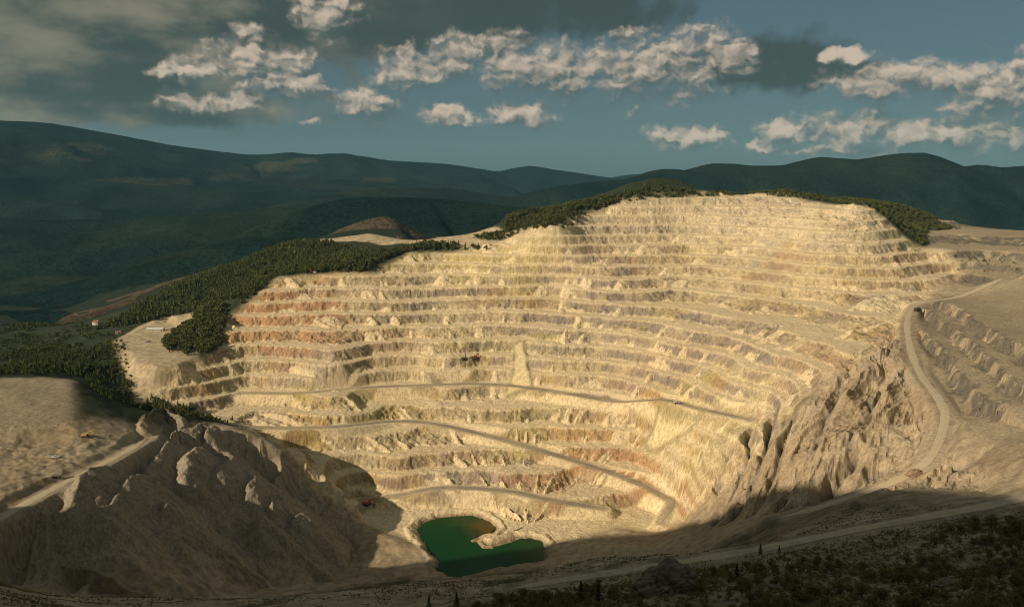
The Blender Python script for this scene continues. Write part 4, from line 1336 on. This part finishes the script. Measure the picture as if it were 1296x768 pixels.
M_SHEET = mat_plain('pale_sheet_roofing', (0.52, 0.50, 0.44), (0.62, 0.60, 0.54), 0.4, 0.6, 0.3)
M_PLAST = mat_plain('plaster_wall', (0.55, 0.50, 0.42), (0.62, 0.58, 0.50), 0.4)
M_TILE = mat_plain('roof_tile_brown', (0.20, 0.10, 0.06), (0.28, 0.15, 0.09), 0.6)
M_CARBLUE = mat_plain('blue_grey_paint', (0.16, 0.19, 0.23), (0.20, 0.22, 0.24), 0.5, 0.4, 0.5)
M_CHAR = mat_plain('charcoal_paint', (0.05, 0.05, 0.048), (0.08, 0.075, 0.065), 0.5, 0.5, 0.4)


def root_at(name, u, v, rz, label, cat, size=1.0, lo=120, hi=2100, group=None):
    p = on_ground(u, v, lo, hi)
    # stand it on the lowest ground it covers so that nothing floats
    e = link(name, None, None, (p[0], p[1], p[2] - 0.1), rz, size)
    return tag(e, label, cat, group)


def excavator(e, paint, reach=1.0):
    for s_ in (-1, 1):
        t = MB().prism([(-2.9, 0.5), (-2.5, 0.0), (2.5, 0.0), (2.9, 0.5), (2.5, 1.15), (-2.5, 1.15)], s_ * 1.7 - 0.4, s_ * 1.7 + 0.4).build('track', M_STEEL, e)
        for k in range(-2, 3):
            MB().wheel(k * 1.0, s_ * 1.7, 0.55, 0.42, 0.95, 10).build('track_roller', M_STEEL, t)
    MB().box(-1.2, 1.2, -1.2, 1.2, 0.7, 1.35).build('slew_ring', M_STEEL, e)
    b = MB().box(-3.1, 1.6, -1.55, 1.55, 1.35, 3.1, 0.1, 0.1).build('house', paint, e)
    MB().box(-3.5, -2.6, -1.45, 1.45, 1.3, 2.7, 0.12, 0.1).build('counterweight', M_STEEL, b)
    MB().box(-1.9, -1.6, 0.7, 1.0, 3.1, 3.8).build('exhaust', M_STEEL, b)
    c = MB().box(0.3, 2.0, 0.35, 1.6, 1.5, 3.9, 0.15, 0.08).build('cab', paint, e)
    MB().box(1.0, 2.03, 0.5, 1.5, 2.5, 3.6).build('window', M_GLASS, c)
    bm_ = MB().beam((1.4, -0.4, 2.2), (4.2 * reach, -0.4, 5.6), 0.6, 0.9).beam((4.2 * reach, -0.4, 5.6), (6.8 * reach, -0.4, 5.2), 0.55, 0.8).build('boom', paint, e)
    MB().beam((1.7, -0.4, 1.8), (3.7 * reach, -0.4, 4.4), 0.25, 0.25).build('hydraulic_ram', M_STEEL, bm_)
    MB().beam((6.8 * reach, -0.4, 5.4), (6.0 * reach, -0.4, 1.6), 0.45, 0.6).build('stick', paint, e)
    MB().prism([(6.4 * reach, 1.9), (5.2 * reach, 1.6), (5.0 * reach, 0.6), (5.7 * reach, 0.1), (6.3 * reach, 0.5)], -1.1, 0.3).build('bucket', M_STEEL, e)


def haul_truck(e, paint, bed):
    ch = MB().box(-3.9, 3.9, -0.9, 0.9, 1.1, 1.9).build('chassis', M_STEEL, e)
    for x, ysd in ((2.9, 1.75), (-2.3, 1.35), (-2.3, 2.2)):
        for s_ in (-1, 1):
            w = MB().wheel(x, s_ * ysd, 1.15, 1.15, 0.75).build('wheel', M_RUB, e)
            MB().wheel(x, s_ * ysd, 1.15, 0.5, 0.8, 10).build('rim', paint, w)
    MB().prism([(3.0, 1.9), (4.5, 1.9), (4.5, 3.0), (3.2, 3.2)], -1.7, 1.7).build('bonnet', paint, e)
    c = MB().box(1.7, 3.2, 0.2, 1.8, 2.3, 4.1, 0.15, 0.06).build('cab', paint, e)
    MB().box(2.4, 3.23, 0.4, 1.6, 3.1, 3.9).build('window', M_GLASS, c)
    b = MB().prism([(-4.6, 3.5), (-3.6, 2.0), (1.2, 2.4), (1.6, 4.2), (3.9, 4.5), (3.9, 4.7), (1.3, 4.7)], -2.2, 2.2).build('dump_bed', bed, e)
    for k in range(4):
        for s_ in (-1, 1):
            MB().box(-3.2 + k * 1.3, -3.0 + k * 1.3, s_ * 2.2 - 0.12, s_ * 2.2 + 0.12, 2.3, 4.4).build('bed_rib', bed, b)


def pickup(e, paint):
    b = MB().prism([(-2.7, 0.5), (2.6, 0.5), (2.7, 1.05), (1.4, 1.15), (-2.7, 1.15)], -0.95, 0.95).build('body', paint, e)
    c = MB().prism([(-0.9, 1.15), (1.3, 1.15), (0.6, 1.85), (-0.7, 1.85)], -0.85, 0.85).build('cab', paint, e)
    MB().prism([(-0.75, 1.22), (1.1, 1.22), (0.55, 1.75), (-0.6, 1.75)], -0.87, 0.87).build('window', M_GLASS, c)
    for x in (-1.7, 1.7):
        for s_ in (-1, 1):
            MB().wheel(x, s_ * 0.85, 0.42, 0.42, 0.28).build('wheel', M_RUB, e)
    for s_ in (-1, 1):
        MB().box(2.6, 2.72, s_ * 0.7 - 0.15, s_ * 0.7 + 0.15, 0.8, 1.0).build('headlight', M_GLASS, b)


def drill_rig(e, paint, lean=0.12, mast=12.0):
    for s_ in (-1, 1):
        MB().prism([(-2.6, 0.45), (-2.2, 0.0), (2.2, 0.0), (2.6, 0.45), (2.2, 1.0), (-2.2, 1.0)], s_ * 1.4 - 0.35, s_ * 1.4 + 0.35).build('track', M_STEEL, e)
    MB().box(-3.2, 1.8, -1.4, 1.4, 1.0, 2.7, 0.1, 0.1).build('engine_house', paint, e)
    c = MB().box(1.0, 2.4, 0.1, 1.4, 1.2, 3.2, 0.1, 0.05).build('cab', paint, e)
    MB().box(1.6, 2.43, 0.25, 1.25, 2.1, 3.0).build('window', M_GLASS, c)
    m = MB()
    for ax in (-0.4, 0.4):
        for ay in (-0.9, -0.1):
            m.beam((2.9 + ax, ay, 0.3), (2.9 + ax - lean * mast, ay, mast), 0.18, 0.2)
    k = 0.8
    while k < mast - 1:
        m.beam((2.5 - lean * k, -0.9, k), (3.3 - lean * (k + 1), -0.9, k + 1.0), 0.1, 0.12).beam((2.5 - lean * k, -0.1, k), (3.3 - lean * (k + 1), -0.1, k + 1.0), 0.1, 0.12)
        k += 1.2
    ms = m.build('mast', M_STEEL, e)
    MB().beam((2.9, -0.5, 0.0), (2.9 - lean * mast * 0.9, -0.5, mast * 0.9), 0.22, 0.22).build('drill_rod', M_STEEL, ms)
    MB().beam((-1.0, -0.5, 2.6), (2.9 - lean * 6, -0.5, 6.0), 0.2, 0.2).build('mast_strut', M_STEEL, e)


e = root_at('excavator', 465, 640, math.radians(-20), 'orange excavator standing on the pale pit floor left of the green lake', 'excavator', 1.6, 700, 1050); excavator(e, M_ORG)
e = root_at('excavator', 108, 553, math.radians(5), 'yellow excavator at the foot of the dump step on the far left', 'excavator', 1.15, 600, 1000); excavator(e, M_YEL)
e = root_at('dump_truck', 71, 605, math.radians(200), 'beige dump truck parked on the lit track of the waste dump', 'truck', 1.0, 500, 900); haul_truck(e, M_BEIGE, M_BEIGE)
e = root_at('pickup_truck', 70, 579, math.radians(10), 'small white pickup on the waste dump behind the beige dump truck', 'pickup', 1.25, 500, 900); pickup(e, M_WHT)
e = root_at('excavator', 600, 456, math.radians(25), 'red excavator working on a bench in the middle of the far wall', 'excavator', 1.45, 900, 1500); excavator(e, M_RED, 0.8)
e = root_at('drill_rig', 587, 457, math.radians(30), 'dark drill rig with tall leaning mast beside the red excavator', 'drill rig', 1.15, 900, 1500); drill_rig(e, M_CHAR)
e = root_at('crane', 398, 346, math.radians(195), 'pale crawler crane with raised jib on the left pit rim below the forest', 'crane', 1.0, 1100, 1900)
for s_ in (-1, 1):
    MB().prism([(-2.6, 0.45), (-2.2, 0.0), (2.2, 0.0), (2.6, 0.45), (2.2, 1.0), (-2.2, 1.0)], s_ * 1.4 - 0.35, s_ * 1.4 + 0.35).build('track', M_STEEL, e)
MB().box(-3.2, 1.8, -1.5, 1.5, 1.0, 3.3, 0.15, 0.1).build('engine_house', M_WHT, e)
c = MB().box(1.0, 2.5, -1.5, -0.2, 1.1, 3.1, 0.1, 0.05).build('cab', M_ORG, e); MB().box(1.6, 2.53, -1.35, -0.35, 2.0, 2.9).build('window', M_GLASS, c)
j = MB().beam((1.6, 0.3, 1.8), (10.5, 0.3, 9.5), 0.6, 0.7).build('jib', M_ORG, e); MB().beam((-2.0, 0.3, 3.3), (10.3, 0.3, 9.6), 0.1, 0.1).build('pendant_rope', M_STEEL, j)
e = root_at('dump_truck', 856, 511, math.radians(-22), 'pale dump truck on the upper haul road above the sand fan', 'truck', 0.9, 850, 1300); haul_truck(e, M_WHT, M_BEIGE)
e = root_at('dump_truck', 1161, 394, math.radians(28), 'dark dump truck on the bend at the top of the right track', 'truck', 1.1, 850, 1300); haul_truck(e, M_CHAR, M_CHAR)
e = root_at('car', 188, 433, math.radians(10), 'blue-grey car parked in the mine yard below the long shed', 'car', 1.5, 900, 1500); pickup(e, M_CARBLUE)


def shed(e, L, Wd, H, rise, wallm, roofm, nwin, win_every):
    w = MB().box(-L / 2, L / 2, -Wd / 2, Wd / 2, 0, H).build('wall', wallm, e)
    r_ = MB()
    for s_ in (-1, 1):
        r_.hexa([(-L / 2 - 0.5, s_ * (Wd / 2 + 0.6), H - 0.15), (L / 2 + 0.5, s_ * (Wd / 2 + 0.6), H - 0.15), (L / 2 + 0.5, 0, H + rise), (-L / 2 - 0.5, 0, H + rise),
                 (-L / 2 - 0.5, s_ * (Wd / 2 + 0.6), H + 0.1), (L / 2 + 0.5, s_ * (Wd / 2 + 0.6), H + 0.1), (L / 2 + 0.5, 0, H + rise + 0.25), (-L / 2 - 0.5, 0, H + rise + 0.25)])
    rf = r_.build('roof', roofm, e)
    g = MB()
    for s_ in (-1, 1):
        g.prism([(-Wd / 2, H), (Wd / 2, H), (0, H + rise)], s_ * (L / 2 - 0.15) - 0.1, s_ * (L / 2 - 0.15) + 0.1)
    gv = g.v; g.v = [(y, x, z) for x, y, z in gv]
    g.build('gable', wallm, e)
    for k in range(nwin):
        x = -L / 2 + (k + 0.8) * win_every
        wn = MB().box(x - 0.6, x + 0.6, -Wd / 2 - 0.06, -Wd / 2 + 0.05, H * 0.42, H * 0.78).build('window', M_GLASS, e)
        MB().box(x - 0.75, x + 0.75, -Wd / 2 - 0.14, -Wd / 2 + 0.02, H * 0.36, H * 0.415).build('sill', wallm, wn)
    MB().box(L / 2 - 3.6, L / 2 - 1.4, -Wd / 2 - 0.08, -Wd / 2 + 0.05, 0, H * 0.8).build('door', M_STEEL, e)
    return rf


e = root_at('shed', 197, 419, math.radians(4), 'long low shed with pale sheet roof at the edge of the mine yard', 'shed', 1.0, 900, 1600); shed(e, 27, 10, 3.6, 2.2, M_PLAST, M_SHEET, 6, 3.6)
e = root_at('shed', 150, 422, math.radians(15), 'small rusty-roofed hut at the left corner of the mine yard', 'shed', 1.0, 900, 1700); shed(e, 9, 6, 3.0, 1.6, M_PLAST, M_TILE, 2, 2.6)
e = root_at('house', 122, 411, math.radians(-12), 'lone white house with brown roof in the dark valley left of the yard', 'house', 1.0, 1000, 2100); rf = shed(e, 11, 8, 5.0, 3.2, M_WHT, M_TILE, 3, 2.6)
MB().box(1.6, 2.4, 0.6, 1.4, 6.4, 9.2).build('chimney', M_PLAST, rf)


def rock_mesh(name, seed, rough, mat, sub=4):
    import bmesh
    bm = bmesh.new(); bmesh.ops.create_icosphere(bm, subdivisions=sub, radius=1.0)
    P = np.array([v.co[:] for v in bm.verts])
    d = 1 + rough * fbm(P[:, 0] * 10 + P[:, 2] * 7, P[:, 1] * 10 - P[:, 2] * 5, 9, 4, seed, 0.6) + rough * 0.6 * np.abs(fbm(P[:, 0] * 10 - P[:, 2] * 6, P[:, 1] * 10 + P[:, 2] * 9, 4, 3, seed + 9))
    for v, q in zip(bm.verts, d):
        v.co = v.co * float(q)
        v.co.z = max(v.co.z, -0.35)
    me = bpy.data.meshes.new(name); bm.to_mesh(me); bm.free(); me.materials.append(mat)
    return me


M_ROCKN = mat_plain('weathered_rock', (0.10, 0.085, 0.06), (0.20, 0.165, 0.115), 2.2, 0.95, 0.1, 0.8)
M_ROCKB = mat_plain('brown_boulder', (0.22, 0.15, 0.09), (0.32, 0.23, 0.14), 2.0, 0.95, 0.1, 0.8)
p = on_ground(848, 752, 200, 420)
tag(link('rock_outcrop', rock_mesh('rock_outcrop', 5, 0.55, M_ROCKN, 5), None, (p[0], p[1] + 4, p[2]), 0.4, (11.5, 8.0, 9.0)), 'big rough grey-brown rock outcrop among bushes at the bottom edge', 'rock')
p = on_ground(1156, 600, 450, 800)
tag(link('boulder', rock_mesh('boulder', 15, 0.4, M_ROCKB), None, tuple(p), 0.2, (6.5, 4.5, 4.2)), 'brown boulder heap at the lower bend of the right track', 'rock')
for i, (u, v, sz, lb) in enumerate([(1195, 742, 4.0, 'pale flat rock low on the near slope at far right'), (1105, 716, 2.6, 'small grey rock half way along the near slope'), (980, 745, 2.2, 'grey rock between bushes below the near track'),
                                    (1232, 720, 2.6, 'grey rock nearest the right edge of the near slope'), (1095, 752, 2.0, 'low grey rock at the bottom right among bushes')]):
    p = on_ground(u, v, 180, 440)
    tag(link('rock', rock_mesh('rock', 30 + i, 0.5, M_ROCKN), None, tuple(p), i * 1.1, (sz, sz * 0.7, sz * 0.55)), lb, 'rock', 'loose rocks on the near slope')

# ------------------------------------------------------------------ haze: the air between here and the far ridges
def build_haze():
    lo = float(min(VERT[:, 2].min(), FZ.min())) - 1.0
    hi = float(max(FZ.max(), ZZ.max(), CZ)) + 160.0
    x0, x1, y0, y1 = -15000.0, 15000.0, -1600.0, 16200.0
    V = [(x, y, z) for z in (lo, hi) for y in (y0, y1) for x in (x0, x1)]
    Fq = [(0, 2, 3, 1), (4, 5, 7, 6), (0, 1, 5, 4), (2, 6, 7, 3), (0, 4, 6, 2), (1, 3, 7, 5)]
    me = bpy.data.meshes.new('haze'); me.from_pydata(V, [], Fq)
    m = bpy.data.materials.new('haze_air'); m.use_nodes = True
    N = NT(m.node_tree)
    out = N.n('ShaderNodeOutputMaterial'); pv = N.n('ShaderNodeVolumePrincipled')
    pv.inputs['Color'].default_value = (0.30, 0.72, 0.92, 1)
    pv.inputs['Density'].default_value = HAZE_DENSITY
    pv.inputs['Anisotropy'].default_value = 0.0
    m.node_tree.links.new(pv.outputs[0], out.inputs['Volume'])
    me.materials.append(m)
    tag(link('haze', me), 'thin bluish haze filling the air over the pit and hills', 'haze', kind='stuff')


HAZE_DENSITY = 2.0e-5
build_haze()
